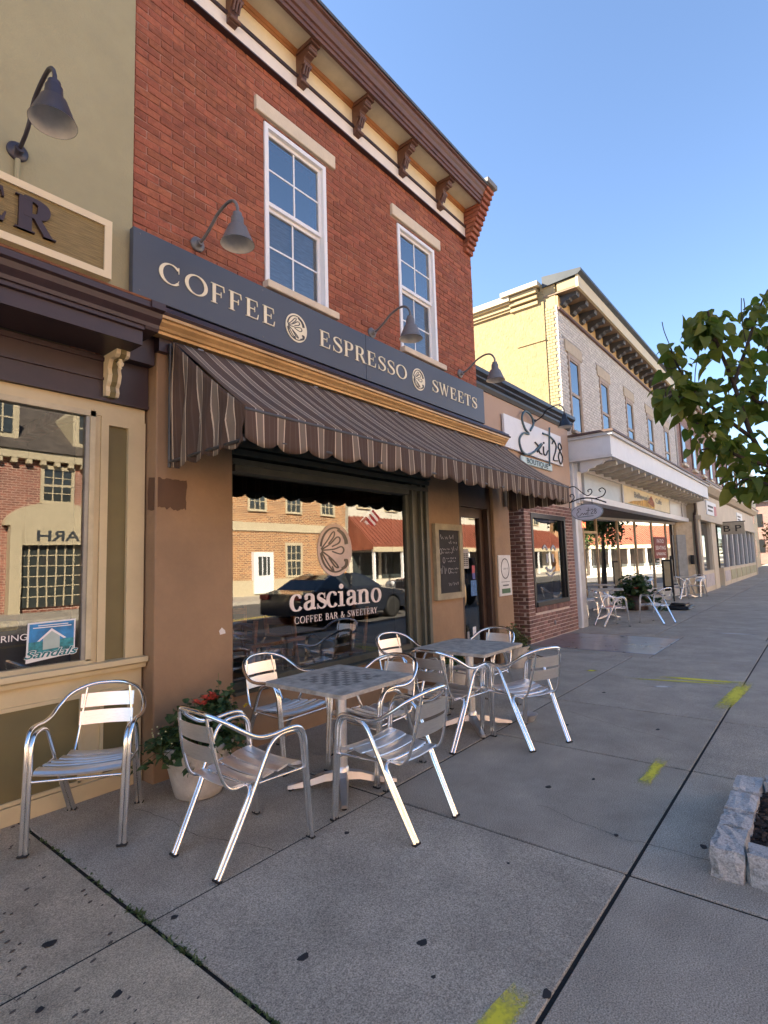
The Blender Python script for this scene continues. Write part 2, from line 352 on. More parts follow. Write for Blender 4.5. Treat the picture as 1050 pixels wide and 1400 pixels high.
# ------------------------------------------------------------------ ground, street, pavement
struct(B(-300, 400, -300, 300, -.4, -.165).build('ground', mat('far_ground', (.09, .085, .075), .95)))
struct(B(-120, 200, -16.5, -5.06, -.3, -.15).build('street', asphalt))
road_mark = mat('road_paint', (.55, .42, .08), .8, stain=.5, stainscale=6)
for y in (-10.7, -10.95): struct(B(-100, 150, y-.05, y+.05, -.15, -.146).build('road_line', road_mark))
sw = struct(B(-120, 200, -4.9, 2.2, -.14, -.007).build('sidewalk', dirt)); ORG[sw.name] = (0, 0, 0)
struct(MB().bev(-120, 200, -5.06, -4.895, -.3, -.002, .015, 2).build('kerb', mat('kerb_concrete', (.30, .29, .27), .9, bump=.4, bscale=120)))
struct(MB().bev(-120, 200, -20.2, -16.5, -.3, 0, .015, 2).build('far_sidewalk', mat('far_concrete', (.45, .41, .35), .9, bump=.3)))
rg = random.Random(3)
def slab(x0, x1, y0, y1, m=conc, dz=None):
    dz = rg.uniform(-.0025, .0025) if dz is None else dz; g = .009
    o = MB().bev(x0+g, x1-g, y0+g, y1-g, -.1, dz, .004, 1).build('slab', m, sw); return o
XL = [-3.45, -1.88, -.3, 1.268, 2.85, 4.43, 5.85, 7.36, 8.87]
YL = [(-1.455, .45), (-3.005, -1.455), (-4.89, -3.005)]
for i in range(len(XL)-1):
    for (a, b) in YL:
        old = XL[i+1] < 1.4
        if not old and XL[i] < 1.3: slab(1.266, XL[i+1], a, b)
        else: slab(XL[i], XL[i+1]-(.002 if XL[i+1] == 1.268 else 0), a, b, conc_old if old else conc)
slab(8.87, 9.22, -1.69, .45); slab(11.14, 11.45, -1.69, .45)
slab(8.87, 11.45, -3.005, -1.69); slab(8.87, 11.45, -4.89, -3.005)
x = 11.45
while x < 46:
    for (a, b) in ((-1.2, 2.15), (-2.95, -1.2), (-4.89, -2.95)): slab(x, x+1.9, a, b)
    x += 1.9
slab(46.2, 199, -4.89, 2.1); slab(-119, -3.45, -4.89, .45, conc_old)
hp = thing('cellar_hatch', 'flat grey metal cellar hatch set in the pavement before the brick shop window', 'hatch', (10.2, -.66, 0))
hatch_m = mat('worn_steel_plate', (.34, .37, .42), .3, metal=.7, var=.2, scale=3, bump=.35, bscale=35, stain=.5, stainscale=2.2, staincol=(.16, .16, .165))
for k in range(2): MB().bev(9.225+k*.957, 9.225+k*.957+.952, -1.685, .40, -.05, .003, .004).build('hatch_leaf', hatch_m, hp)
MB().box(11.02, 11.09, -1.6, -1.5, .002, .006).build('hinge', hatch_m, hp)
# chewing-gum spots and a few leaves on the slabs
gum = mat('old_gum', (.022, .022, .024), .8)
for (gx, gy, r) in ((1.53, -2.158, .024), (1.872, -2.483, .022), (1.924, -2.983, .022), (1.354, -1.514, .016), (3.338, -3.249, .02), (1.75, -2.62, .009), (2.35, -1.62, .016), (2.6, -2.5, .008), (3.6, -2.3, .02), (3.9, -2.5, .014), (3.2, -2.85, .012), (5.0, -1.9, .02), (5.3, -2.6, .02), (6.4, -1.8, .022), (.85, -.9, .02), (.95, -1.25, .025), (1.0, -1.75, .018), (.8, -1.6, .014)):
    rr = random.Random(int(gx*1000)); ph = rr.uniform(0, 6)
    MB().prism([(gx+r*(1+.25*math.sin(3*a+ph))*math.cos(a), gy+r*.8*(1+.25*math.cos(2*a+ph))*math.sin(a)) for a in [k*.5236 for k in range(12)]], 'z', 0, .0042).build('gum_spot', gum, sw)
pit = mat('pit_shadow', (.10, .085, .07), .95)
rr = random.Random(11); mb = MB()
for k in range(120):
    px, py = rr.uniform(.2, 1.22), rr.uniform(-2.2, .1); r = rr.uniform(.003, .010)
    mb.prism([(px+r*1.5*math.cos(a), py+r*.8*math.sin(a+.4)) for a in [q*1.0472 for q in range(6)]], 'z', 0, .0036)
mb.build('surface_pits', pit, sw, kind='stuff')
for (x0, y0, x1, y1, sd_) in ((3.28, -2.35, 3.16, -3.3, 1), (5.5, -1.5, 5.1, -2.9, 2), (2.0, -1.47, 1.75, -.3, 3), (7.9, -1.5, 8.3, -2.9, 4), (.75, -1.5, .2, -.1, 5)):
    rr = random.Random(sd_); n = 26; nn = Vector((-(y1-y0), x1-x0)).normalized(); off = 0; pts = []
    for k in range(n+1): off += rr.gauss(0, .012); pts.append((x0+(x1-x0)*k/n+nn.x*off, y0+(y1-y0)*k/n+nn.y*off))
    mb = MB()
    for k in range(n):
        a, b = Vector(pts[k]), Vector(pts[k+1]); wv = nn*rr.uniform(.0008, .0022); mb.add([(*(a-wv), .0032), (*(b-wv), .0032), (*(b+wv), .0032), (*(a+wv), .0032)], [(0, 1, 2, 3)])
    mb.build('hairline_crack', pit, sw)
def spraypaint(name, c):
    m = bpy.data.materials.new(name); m.use_nodes = True; nt = m.node_tree; L = nt.links.new; b = nt.nodes['Principled BSDF']
    b.inputs['Base Color'].default_value = (*c, 1); b.inputs['Roughness'].default_value = .85
    tc = node(nt, 'ShaderNodeTexCoord'); sp = node(nt, 'ShaderNodeSeparateXYZ'); L(tc.outputs['Generated'], sp.inputs[0]); ab = []
    for k in (0, 1):
        a = node(nt, 'ShaderNodeMath', operation='SUBTRACT'); a.inputs[1].default_value = .5; L(sp.outputs[k], a.inputs[0])
        q = node(nt, 'ShaderNodeMath', operation='ABSOLUTE'); L(a.outputs[0], q.inputs[0]); ab.append(q)
    mx = node(nt, 'ShaderNodeMath', operation='MAXIMUM'); L(ab[0].outputs[0], mx.inputs[0]); L(ab[1].outputs[0], mx.inputs[1])
    nz = node(nt, 'ShaderNodeTexNoise'); nz.inputs['Scale'].default_value = 60; nz.inputs['Detail'].default_value = 6; L(tc.outputs['Object'], nz.inputs[0])
    n2 = node(nt, 'ShaderNodeTexNoise'); n2.inputs['Scale'].default_value = 9; L(tc.outputs['Object'], n2.inputs[0])
    s1 = node(nt, 'ShaderNodeMath', operation='MULTIPLY_ADD'); s1.inputs[1].default_value = -2.2; s1.inputs[2].default_value = .52; L(mx.outputs[0], s1.inputs[0])
    s2 = node(nt, 'ShaderNodeMath', operation='MULTIPLY_ADD'); s2.inputs[1].default_value = .9; L(nz.outputs['Fac'], s2.inputs[0]); L(s1.outputs[0], s2.inputs[2])
    s3 = node(nt, 'ShaderNodeMath', operation='MULTIPLY_ADD'); s3.inputs[1].default_value = .5; L(n2.outputs['Fac'], s3.inputs[0]); L(s2.outputs[0], s3.inputs[2])
    mr = node(nt, 'ShaderNodeMapRange'); mr.inputs[1].default_value = .25; mr.inputs[2].default_value = 1.0; mr.inputs[4].default_value = .9; L(s3.outputs[0], mr.inputs[0])
    L(mr.outputs[0], b.inputs['Alpha']); MATS[name] = m; return m
yel = spraypaint('yellow_spray_paint', (.78, .70, .05)); wht = spraypaint('white_spray_paint', (.7, .7, .68))
for (pts, wd, m) in (([(3.93, -2.79), (4.60, -2.80)], .10, yel), ([(1.45, -2.87), (1.93, -2.92)], .10, yel), ([(7.25, -1.72), (7.58, -3.02)], .06, yel), ([(7.55, -2.02), (7.70, -3.1)], .12, yel), ([(6.2, -2.93), (7.85, -3.05)], .15, yel), ([(7.48, -1.24), (7.58, -1.34)], .1, yel), ([(6.95, -2.15), (7.1, -2.4)], .07, wht), ([(12.2, -1.95), (12.3, -2.9)], .06, wht)):
    a, b = Vector(pts[0]), Vector(pts[1]); d = (b-a).normalized(); nn = Vector((-d.y, d.x))*wd/2
    MB().add([(*(a-nn), .0055), (*(b-nn), .0055), (*(b+nn), .0055), (*(a+nn), .0055)], [(0, 1, 2, 3)]).build('paint_mark', m, sw)
# ------------------------------------------------------------------ leaves
def leafmat(name, c, c2, trans=.25):
    m = bpy.data.materials.new(name); m.use_nodes = True; nt = m.node_tree; L = nt.links.new; b = nt.nodes['Principled BSDF']
    ge = node(nt, 'ShaderNodeNewGeometry'); oi = node(nt, 'ShaderNodeObjectInfo')
    ad = node(nt, 'ShaderNodeMath', operation='ADD'); L(oi.outputs['Random'], ad.inputs[0]); L(ge.outputs['Random Per Island'], ad.inputs[1])
    fr = node(nt, 'ShaderNodeMath', operation='FRACT'); L(ad.outputs[0], fr.inputs[0])
    mx = node(nt, 'ShaderNodeMix', data_type='RGBA'); mx.inputs[6].default_value = (*c, 1); mx.inputs[7].default_value = (*c2, 1); L(fr.outputs[0], mx.inputs[0])
    tc = node(nt, 'ShaderNodeTexCoord'); nz = node(nt, 'ShaderNodeTexNoise'); nz.inputs['Scale'].default_value = 30; L(tc.outputs['Object'], nz.inputs[0])
    hs = node(nt, 'ShaderNodeHueSaturation'); mr = node(nt, 'ShaderNodeMapRange'); mr.inputs[3].default_value = .7; mr.inputs[4].default_value = 1.3; L(nz.outputs[0], mr.inputs[0]); L(mr.outputs[0], hs.inputs['Value']); L(mx.outputs[2], hs.inputs['Color'])
    L(hs.outputs[0], b.inputs['Base Color']); b.inputs['Roughness'].default_value = .5
    tr = node(nt, 'ShaderNodeBsdfTranslucent'); L(hs.outputs[0], tr.inputs[0]); ms = node(nt, 'ShaderNodeMixShader'); ms.inputs[0].default_value = trans
    L(b.outputs[0], ms.inputs[1]); L(tr.outputs[0], ms.inputs[2]); L(ms.outputs[0], nt.nodes['Material Output'].inputs[0]); MATS[name] = m; return m
leaf_pot = leafmat('dark_pot_leaf', (.035, .08, .024), (.075, .125, .04)); weed_m = leafmat('weed_green', (.05, .085, .022), (.12, .15, .04))
def leaf_pts(L=.06, W=.045, fold=.25, curl=.2):
    """a small pointed leaf, base at the origin, along +X, folded on its midrib"""
    mid = [(0, 0, 0), (.35*L, 0, .02*L), (.7*L, 0, -curl*.3*L), (L, 0, -curl*L)]
    lf = [(.12*L, .5*W, fold*.4*W), (.42*L, .5*W, fold*.45*W), (.74*L, .3*W, fold*.2*W-curl*.3*L)]
    v = mid+lf+[(x, -y, z) for x, y, z in lf]
    f = [(0, 1, 4), (1, 5, 4), (1, 2, 5), (2, 6, 5), (2, 3, 6), (0, 7, 1), (1, 7, 8), (1, 8, 2), (2, 8, 9), (2, 9, 3)]
    return v, f
def put_leaf(mb, p, d, up, L, W, rngg, fold=.25, curl=.2):
    v, f = leaf_pts(L, W, fold, curl); d = Vector(d).normalized(); up = Vector(up); s = up.cross(d)
    if s.length < 1e-3: s = Vector((1, 0, 0)).cross(d)
    s.normalize(); u = d.cross(s)
    mb.add([Vector(p)+d*a+s*b+u*c for a, b, c in v], f)
rw = random.Random(5); mb = MB()
for k in range(640):
    y = -3.25*rw.random()**.8+.05
    if rw.random() > .08+.8*(math.sin(y*7.1)*.4+math.sin(y*17)*.3+.4)*(.9 if y < -1.2 else .3): continue
    n = rw.randint(2, 5); x0 = 1.272+rw.gauss(0, .006)
    for q in range(n):
        a = rw.uniform(0, 6.28); put_leaf(mb, (x0, y+rw.gauss(0, .01), -.006), (math.cos(a)*.8, math.sin(a)*.8, rw.uniform(.15, .9)), (0, 0, 1), rw.uniform(.010, .025)*(1.3 if -1.9 < y < -1.3 else 1), rw.uniform(.006, .011), rw)
o = mb.build('joint_weeds', weed_m, None, kind='stuff'); o['label'] = 'thin green weeds growing along the pavement joint'; o['category'] = 'weeds'

# ------------------------------------------------------------------ coffee shop building
cb = thing('coffee_shop_building', 'two-storey red brick building with bracketed cornice above the coffee shop', 'building', (4.5, 0, 0))
W1, W2 = (3.105, 3.935), (5.21, 6.04); WZ = (4.2, 5.83)
MB().box(1.84, 7.095, .0085, .3, 3.52, 4.12).box(1.84, 7.095, .0085, .3, 5.86, 7.0).box(1.84, W1[0], .0085, .3, 4.12, 5.86).box(W1[1], W2[0], .0085, .3, 4.12, 5.86).box(W2[1], 7.095, .0085, .3, 4.12, 5.86).build('mortar_wall', mortar_red, cb)
MB().box(1.85, 7.09, .6, 12, 2.9, 6.95).build('upper_storey', mortar_red, cb)
B(1.85, 7.09, .3, .6, 6.0, 6.95).build('wall_head', mortar_red, cb); B(2.1, 7.09, .3, .6, 2.9, 4.0).build('wall_foot', mortar_red, cb)
B(1.852, 1.9, .3, .6, 4, 6).build('wall_end', mortar_red, cb); B(7.04, 7.092, .3, .6, 4, 6).build('wall_end', mortar_red, cb)
B(1.8, 7.12, .0, 12.05, 6.96, 7.02).build('roof', roofmat, cb)
bl, bh, jt = .200, .0575, .010
bm_v = []
rb = random.Random(21)
for k in range(4):
    bm_v.append(MB().bev(-bl/2, bl/2, -.012, .04, -bh/2, bh/2, .0035, 1, .0016, rb).mesh('brick_%d' % k))
    bm_v[-1].materials.append(brick_red)
half = MB().bev(-.0475, .0475, -.012, .04, -bh/2, bh/2, .0035, 1, .0016, rb).mesh('brick_half'); half.materials.append(brick_red)
holes = [(2.99, 4.075, 5.872, 6.03), (3.075, 4.04, 4.12, 4.2), (W1[0]-.005, W1[1]+.005, 4.19, 5.88), (5.08, 6.18, 5.872, 6.03), (5.185, 6.15, 4.12, 4.2), (W2[0]-.005, W2[1]+.005, 4.19, 5.88)]
cand = []
row = 0; z = 3.60
while z < 6.42:
    off = 0 if row % 2 else .105
    x = 1.85-off
    while x < 7.1:
        a, b = max(x, 1.85), min(x+bl, 7.093); z0, z1 = z-bh/2, z+bh/2
        segs = [(a, b)]
        for (hx0, hx1, hz0, hz1) in holes:
            if z1 > hz0 and z0 < hz1:
                ns = []
                for (p, q) in segs:
                    if q <= hx0 or p >= hx1: ns.append((p, q)); continue
                    if p < hx0-.02: ns.append((p, hx0-.004))
                    if q > hx1+.02: ns.append((hx1+.004, q))
                segs = ns
        for (p, q) in segs:
            if q-p > .015: cand.append((p, q, z))
        x += bl+jt
    z += bh+jt; row += 1
cand = [c for c in cand if not (c[2] > 6.19 and c[0] > 6.86)]
def vis(c):
    d = math.dist(((c[0]+c[1])/2, 0, c[2]), (0, -3.87, 1.525)); return d
cand = [(min(p, 6.87 if z_ > 6.19 else p), min(q, 6.87) if z_ > 6.19 else q, z_) for p, q, z_ in cand]
vis_c = sorted([c for c in cand if c[2] > 4.05 and c[1]-c[0] > .18], key=vis)
single = set(vis_c[:300]); rest = MB()
for c in cand:
    if c[1]-c[0] < .01: continue
    cx, yj = (c[0]+c[1])/2, rb.uniform(-.002, .003)
    if c in single: share('brick', rb.choice(bm_v), None, cb, (cx, .0135+yj, c[2]+rb.gauss(0, .0012)), (rb.gauss(0, .006), rb.gauss(0, .006), rb.gauss(0, .006)))
    else: rest.bev(c[0], c[1], .002+yj, .05, c[2]-bh/2, c[2]+bh/2, .0035, 1, .0016, rb)
rest.build('brickwork', brick_red, cb, kind='stuff')
# windows upstairs
backing = mat('window_blind', (.05, .065, .09), .8, var=.1)
for (x0, x1) in (W1, W2):
    fr = MB().box(x0, x0+.045, -.01, .12, 4.2, 5.83).box(x1-.045, x1, -.01, .12, 4.2, 5.83).box(x0+.045, x1-.045, -.01, .12, 5.785, 5.83).box(x0+.045, x1-.045, -.01, .12, 4.2, 4.235)
    wn = fr.build('window', vinyl, cb)
    zm = 5.02; a, b = x0+.045, x1-.045
    for (z0, z1, y) in ((zm, 5.785, .03), (4.235, zm, .062)):
        sb = MB().box(a, a+.035, y, y+.035, z0, z1).box(b-.035, b, y, y+.035, z0, z1).box(a+.035, b-.035, y, y+.035, z1-.035, z1).box(a+.035, b-.035, y, y+.035, z0, z0+.04)
        sb.build('sash', vinyl, wn)
        xm, zc = (a+b)/2, (z0+z1)/2
        MB().box(xm-.009, xm+.009, y+.012, y+.026, z0+.04, z1-.035).box(a+.035, xm-.009, y+.0125, y+.0255, zc-.009, zc+.009).box(xm+.009, b-.035, y+.0125, y+.0255, zc-.009, zc+.009).build('glazing_bars', vinyl, wn)
        for (p, q) in ((a+.03, xm), (xm, b-.03)):
            for (s, t) in ((z0+.03, zc), (zc, z1-.03)):
                MB().add([(p, y+.017, s), (q, y+.017, s), (q, y+.017, t), (p, y+.017, t)], [(0, 1, 2, 3)]).build('pane', upglass if z0 > 4.6 else glass('screened_glass', 2.8, (.7, .72, .75)), wn)
    B(a, b, .2, .21, 5.03, 5.78).build('blind', backing, wn); B(a, b, .12, .125, 4.24, 5.03).build('blind', mat('pale_blind', (.30, .34, .40), .9, var=.15, scale=9, stretch=(1, 1, 6)), wn)
for (a, b) in ((2.995, 4.07), (5.085, 6.178)):
    MB().bev(a, b, -.03, .08, 5.876, 6.026, .006, 1, .001).build('lintel', stone, cb)
for (a, b) in ((3.08, 4.035), (5.19, 6.145)):
    MB().bev(a, b, -.075, .1, 4.124, 4.196, .006, 1, .001).build('sill', stone, cb)
# cornice
B(1.85, 6.878, -.04, .06, 6.40, 6.555).build('cornice_band', white_trim, cb)
B(1.85, 6.876, -.055, .05, 6.385, 6.40).build('cornice_bead', maroon, cb)
B(1.85, 6.876, -.06, .05, 6.555, 6.585).build('cornice_bead', maroon, cb)
B(1.85, 6.874, -.03, .05, 6.585, 6.80).build('cornice_frieze', cream, cb)
MB().prism([(.0, 6.795), (-.04, 6.795), (-.05, 6.81), (-.06, 6.815), (-.075, 6.845), (0, 6.845)], 'x', 1.85, 6.872).build('cornice_moulding', orange_trim, cb)
B(1.85, 6.872, -.31, .05, 6.845, 6.87).build('soffit', mat('soffit_paint', (.64, .57, .42), .6, var=.06, stain=.2, stainscale=3, staincol=(.42, .34, .2)), cb)
MB().prism([(-.29, 6.825), (-.325, 6.825), (-.33, 6.86), (-.345, 6.865), (-.35, 6.905), (-.37, 6.915), (-.385, 6.96), (-.405, 6.985), (-.415, 7.02), (-.44, 7.03), (-.44, 7.055), (.2, 7.07), (.2, 6.872), (-.29, 6.872)], 'x', 1.80, 6.875).build('crown_moulding', brown_trim, cb)
MB().prism([(-.455, 7.057), (-.46, 7.085), (.3, 7.12), (.3, 7.075)], 'x', 1.80, 6.9).build('gutter_cap', mat('lead_cap', (.10, .105, .11), .5, metal=.4), cb)
br_prof = [(-.03, 6.47), (-.085, 6.475), (-.105, 6.50), (-.10, 6.53), (-.085, 6.55), (-.095, 6.59), (-.13, 6.63), (-.15, 6.665), (-.14, 6.695), (-.165, 6.72), (-.21, 6.735), (-.225, 6.76), (-.25, 6.775), (-.255, 6.80), (-.03, 6.80)]
for x in (1.9, 2.70, 3.55, 4.41, 5.27, 6.15):
    b = MB().prism(br_prof, 'x', x-.045, x+.045).box(x-.06, x+.06, -.285, -.03, 6.80, 6.843).build('bracket', brown_trim, cb)
    for k, (yy, zz, r) in enumerate(((-.10, 6.50, .022), (-.142, 6.665, .026), (-.225, 6.765, .022))):
        MB().lathe([(r, -.056), (r, .056)], (x, yy, zz), 10, axis=(1, 0, 0)).build('scroll', brown_trim, b)
    for s in (-.03, 0, .03): MB().tube([(x+s, -.12, 6.56), (x+s, -.145, 6.62), (x+s, -.16, 6.66)], .011, 6, 3).build('carved_rib', brown_trim, b)
# stepped brick corbel at the right end
for k in range(13):
    z0 = 6.20+k*.0675; y0 = -.012-.033*(k+1)
    MB().bev(6.88, 7.095, y0, .2, z0, z0+.06, .004, 1, .0015, rb).build('corbel_brick', brick_red, cb)
B(6.885, 7.09, -.0, .2, 6.2, 7.07).build('corbel_core', mortar_red, cb)
MB().bev(6.84, 7.13, -.49, .3, 7.08, 7.16, .01).build('corbel_cap', mat('grey_cap', (.2, .2, .2), .7), cb)
# ---- ground floor front
MB().bev(2.05, 2.735, 0, 1.0, -.02, 3.22, .012, 2).build('pier', tan_paint, cb)
B(2.735, 5.30, .03, .30, -.02, .50).build('bulkhead', tan_paint, cb)
B(5.685, 6.455, .02, .30, -.02, 3.2).build('wall_panel', tan_paint, cb)
MB().bev(7.40, 7.93, -.01, .5, -.02, 3.2, .01).build('post', tan_paint, cb)
B(2.735, 7.93, .1, .30, 2.62, 3.2).build('header_beam', olive_frame, cb)
B(2.04, 7.93, -.05, .1, 3.2, 3.31).build('fascia_board', maroon, cb)
MB().prism([(-.03, 3.50), (-.03, 3.305), (-.11, 3.305), (-.115, 3.325), (-.13, 3.332), (-.14, 3.352), (-.165, 3.378), (-.172, 3.395), (-.19, 3.402), (-.19, 3.425), (-.03, 3.435)], 'x', 1.985, 7.70).build('gold_cornice', gold, cb)
MB().prism([(-.02, 3.427), (-.195, 3.427), (-.205, 3.445), (-.18, 3.46), (-.17, 3.49), (-.12, 3.50), (-.11, 3.53), (-.02, 3.545)], 'x', 1.93, 7.74).build('cornice_flashing', maroon, cb)
# shop window
wn = MB().box(2.735, 5.30, .06, .16, .50, .56).box(2.735, 2.775, .06, .16, .56, 2.62).box(2.775, 5.30, .02, .16, 2.36, 2.42).build('shop_window', olive_frame, cb)
MB().prism([(.10, .505), (-.03, .50), (-.03, .475), (.10, .47)], 'x', 2.737, 5.69).build('window_sill', olive_frame, wn)
for (a, b, y0) in ((5.30, 5.37, .08), (5.37, 5.40, .03), (5.40, 5.52, .06), (5.52, 5.55, .01), (5.55, 5.63, .05), (5.63, 5.685, .005)):
    B(a, b, y0, .3, .5, 2.62).build('jamb_moulding', mat('sage_frame_paint', (.115, .115, .085), .5, var=.1), wn)
for k, (zz, yy) in enumerate(((2.42, .0), (2.50, -.02), (2.57, -.04))): B(2.737, 5.686, yy, .1, zz, zz+(.05 if k < 2 else .05)).build('head_moulding', olive_frame, wn)
MB().add([(2.77, .11, .555), (5.302, .11, .555), (5.302, .11, 2.365), (2.77, .11, 2.365)], [(0, 1, 2, 3)]).build('pane', shopglass, wn)
place_text('casciano', 3.45, 4.815, 1.095, .235, .104, wn, mat('window_vinyl_white', (.86, .76, .70), .6), T=.18, t=.06, dep=.002)
place_text('COFFEE BAR & SWEETERY', 3.50, 4.73, .975, .066, .104, wn, MATS['window_vinyl_white'], T=.13, t=.06, dep=.002, space=.10)
def emblem(cx, cz, rx, rz, y, parent, mdisc, mink, name='emblem'):
    o = MB().prism([(cx+rx*math.cos(a), cz+rz*math.sin(a)) for a in [k*math.pi/20 for k in range(40)]], 'y', y, y+.006).build(name, mdisc, parent)
    S = lambda pts: [(cx+p[0]*rx, cz+p[1]*rz) for p in pts]
    sets = [([(-.82, .02), (-.45, .35), (-.2, .62), (-.05, .68), (-.08, .5), (-.4, .22)], .05), ([(-.8, .0), (-.3, .22), (.1, .48), (.28, .42), (.2, .26), (-.2, .12)], .06), ([(-.78, -.02), (-.1, .02), (.35, .12), (.5, -.02), (.3, -.16), (-.2, -.06)], .06), ([(-.78, -.05), (-.3, -.3), (.05, -.55), (.14, -.68), (-.05, -.62), (-.4, -.28)], .06), ([(-.8, -.08), (-.5, -.45), (-.25, -.72), (-.12, -.8), (-.2, -.62)], .05),
            (ell(0, 0, .84, .84, 172, 70, 9), .07), (ell(0, 0, .84, .84, 188, 300, 9), .07), ([(.15, .78), (.45, .62), (.62, .40), (.66, .22)], .13), ([(.35, -.74), (.6, -.62), (.66, -.42), (.5, -.4)], .12)]
    mb = MB(); q = 0
    for pts, wd in sets:
        for poly in stroke(S(pts), wd*rx*1.6, wd*rx*.9):
            q += 1; mb.prism(poly, 'y', y-.0012-q*.00008, y+.001)
    mb.build('emblem_leaf', mink, o)
emblem(4.075, 1.685, .255, .275, .104, wn, mat('window_emblem', (.74, .58, .48), .6), mat('emblem_gap', (.05, .03, .018), .3))
# paint swatch wrapping the pier corner, and a bare white chip
MB().prism([(2.068, 2.2294), (2.0848, 2.2293), (2.1016, 2.2168), (2.1184, 2.2172), (2.1351, 2.2277), (2.1519, 2.2263), (2.1687, 2.2254), (2.1855, 2.2203), (2.2023, 2.2245), (2.2191, 2.2245), (2.2359, 2.2241), (2.2526, 2.2182), (2.2694, 2.222), (2.2862, 2.2215), (2.303, 2.2261), (2.3089, 2.19), (2.3084, 2.17), (2.3035, 2.15), (2.3023, 2.13), (2.3002, 2.11), (2.2974, 2.09), (2.2973, 2.07), (2.3026, 2.05), (2.3008, 2.03), (2.3, 1.9896), (2.2855, 2.004), (2.271, 1.9937), (2.2565, 1.9947), (2.242, 1.9856), (2.2275, 1.9797), (2.213, 1.9881), (2.1985, 1.9828), (2.184, 1.9933), (2.1695, 2.007), (2.155, 1.9979), (2.1405, 1.9841), (2.126, 2.004), (2.1115, 2.0013), (2.097, 1.9996), (2.0825, 2.0044), (2.068, 2.0004)], 'y', -.003, .001).build('paint_swatch', dark_patch, cb)
MB().prism([(.012, 2.225), (.1, 2.235), (.115, 2.12), (.11, 1.99), (.05, 1.975), (.012, 1.98)], 'x', 2.047, 2.051).build('paint_swatch', dark_patch, cb)
MB().prism([(2.60, 1.02), (2.625, 1.045), (2.655, 1.02), (2.66, .995), (2.61, .99)], 'y', -.003, .001).build('bare_chip', mat('bare_plaster', (.75, .72, .68), .9), cb)
# door
dr = MB().box(6.455, 6.53, .04, .28, 0, 2.62).box(7.30, 7.40, .04, .28, 0, 2.62).box(6.53, 7.30, .04, .28, 2.3, 2.62).build('door', dkbrown, cb)
MB().box(6.53, 6.62, .12, .18, .03, 2.3).box(7.19, 7.30, .12, .18, .03, 2.3).box(6.62, 7.19, .12, .18, 2.16, 2.3).box(6.62, 7.19, .12, .18, .03, .32).build('door_leaf', dkbrown, dr)
MB().add([(6.62, .15, .32), (7.19, .15, .32), (7.19, .15, 2.16), (6.62, .15, 2.16)], [(0, 1, 2, 3)]).build('pane', shopglass, dr)
MB().tube([(6.575, .12, .9), (6.575, .06, .93), (6.575, .05, 1.05), (6.575, .06, 1.2), (6.575, .12, 1.23)], .012, 8, 4).build('handle', mat('worn_brass', (.6, .5, .33), .35, metal=1), dr)
MB().lathe([(.028, 0), (.03, .012), (.02, .02)], (6.575, .12, 1.36), 12, axis=(0, -1, 0)).build('lock', MATS['worn_brass'], dr)
for (a, b, c, d, m) in ((6.70, 6.86, 1.42, 1.70, mat('paper_notice', (.45, .43, .40), .8)), (6.95, 7.03, 1.35, 1.46, mat('red_sticker', (.5, .08, .1), .5)), (6.955, 7.035, 1.26, 1.35, mat('navy_sticker', (.08, .09, .3), .5)), (6.90, 7.06, 1.02, 1.245, mat('blue_sticker', (.07, .2, .45), .5, var=.3, scale=20)), (6.63, 6.70, .42, .52, vinyl), (6.74, 6.80, .42, .53, mat('grey_sticker', (.25, .25, .26), .5)), (6.90, 6.99, .45, .58, vinyl)):
    B(a, b, .143, .148, c, d).build('sticker', m, dr)
for k in range(7): B(6.715, 6.772, .1425, .1435, 1.46+k*.027, 1.475+k*.027).build('notice_line', dark_ink, dr)
for k in range(7): B(6.785, 6.845, .1425, .1435, 1.46+k*.027, 1.475+k*.027).build('notice_line', dark_ink, dr)
# interior
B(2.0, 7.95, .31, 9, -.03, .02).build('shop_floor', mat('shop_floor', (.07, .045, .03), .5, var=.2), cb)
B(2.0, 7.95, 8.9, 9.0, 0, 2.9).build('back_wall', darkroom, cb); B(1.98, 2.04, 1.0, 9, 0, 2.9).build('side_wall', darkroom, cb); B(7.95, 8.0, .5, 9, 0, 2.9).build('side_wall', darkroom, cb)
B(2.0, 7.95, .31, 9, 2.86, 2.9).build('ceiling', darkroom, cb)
wood_i = mat('varnished_wood', (.52, .21, .075), .4, var=.25, scale=6, stretch=(1, 1, 6))
def wood_chair(x, y, rz, lab):
    t = thing('wooden_chair', lab, 'chair', (x, y, .02), 'wooden chairs inside the coffee shop', rz)
    def p(mb, n): 
        o = bpy.data.objects.new(n, mb.mesh(n)); o.data.materials.append(wood_i); COL.objects.link(o); o.parent = t
    p(MB().bev(-.21, .21, -.2, .22, .43, .46, .01), 'seat')
    for sx in (-.19, .19):
        p(MB().box(sx-.018, sx+.018, .18, .215, 0, .43), 'leg'); p(MB().prism([(-.2, 0), (-.165, 0), (-.17, .45), (-.23, .98), (-.265, .98), (-.205, .45)], 'x', sx-.018, sx+.018), 'leg')
    for zz in (.56, .72, .88): p(MB().box(-.172, .172, -.245, -.215, zz, zz+.07), 'back_slat')
for a in ((3.15, .75, 1.6, 'wooden ladder-back chair inside the coffee shop, nearest the brown pier'), (4.1, .8, -1.4, 'wooden ladder-back chair inside the window behind the painted shop name'), (5.0, .9, 1.2, 'wooden ladder-back chair inside the coffee shop, nearest the door'), (4.35, 2.3, 2.6, 'wooden ladder-back chair deep inside the coffee shop')): wood_chair(*a)
t = thing('wooden_table', 'square wooden table inside the coffee shop window', 'table', (3.65, .85, .02))
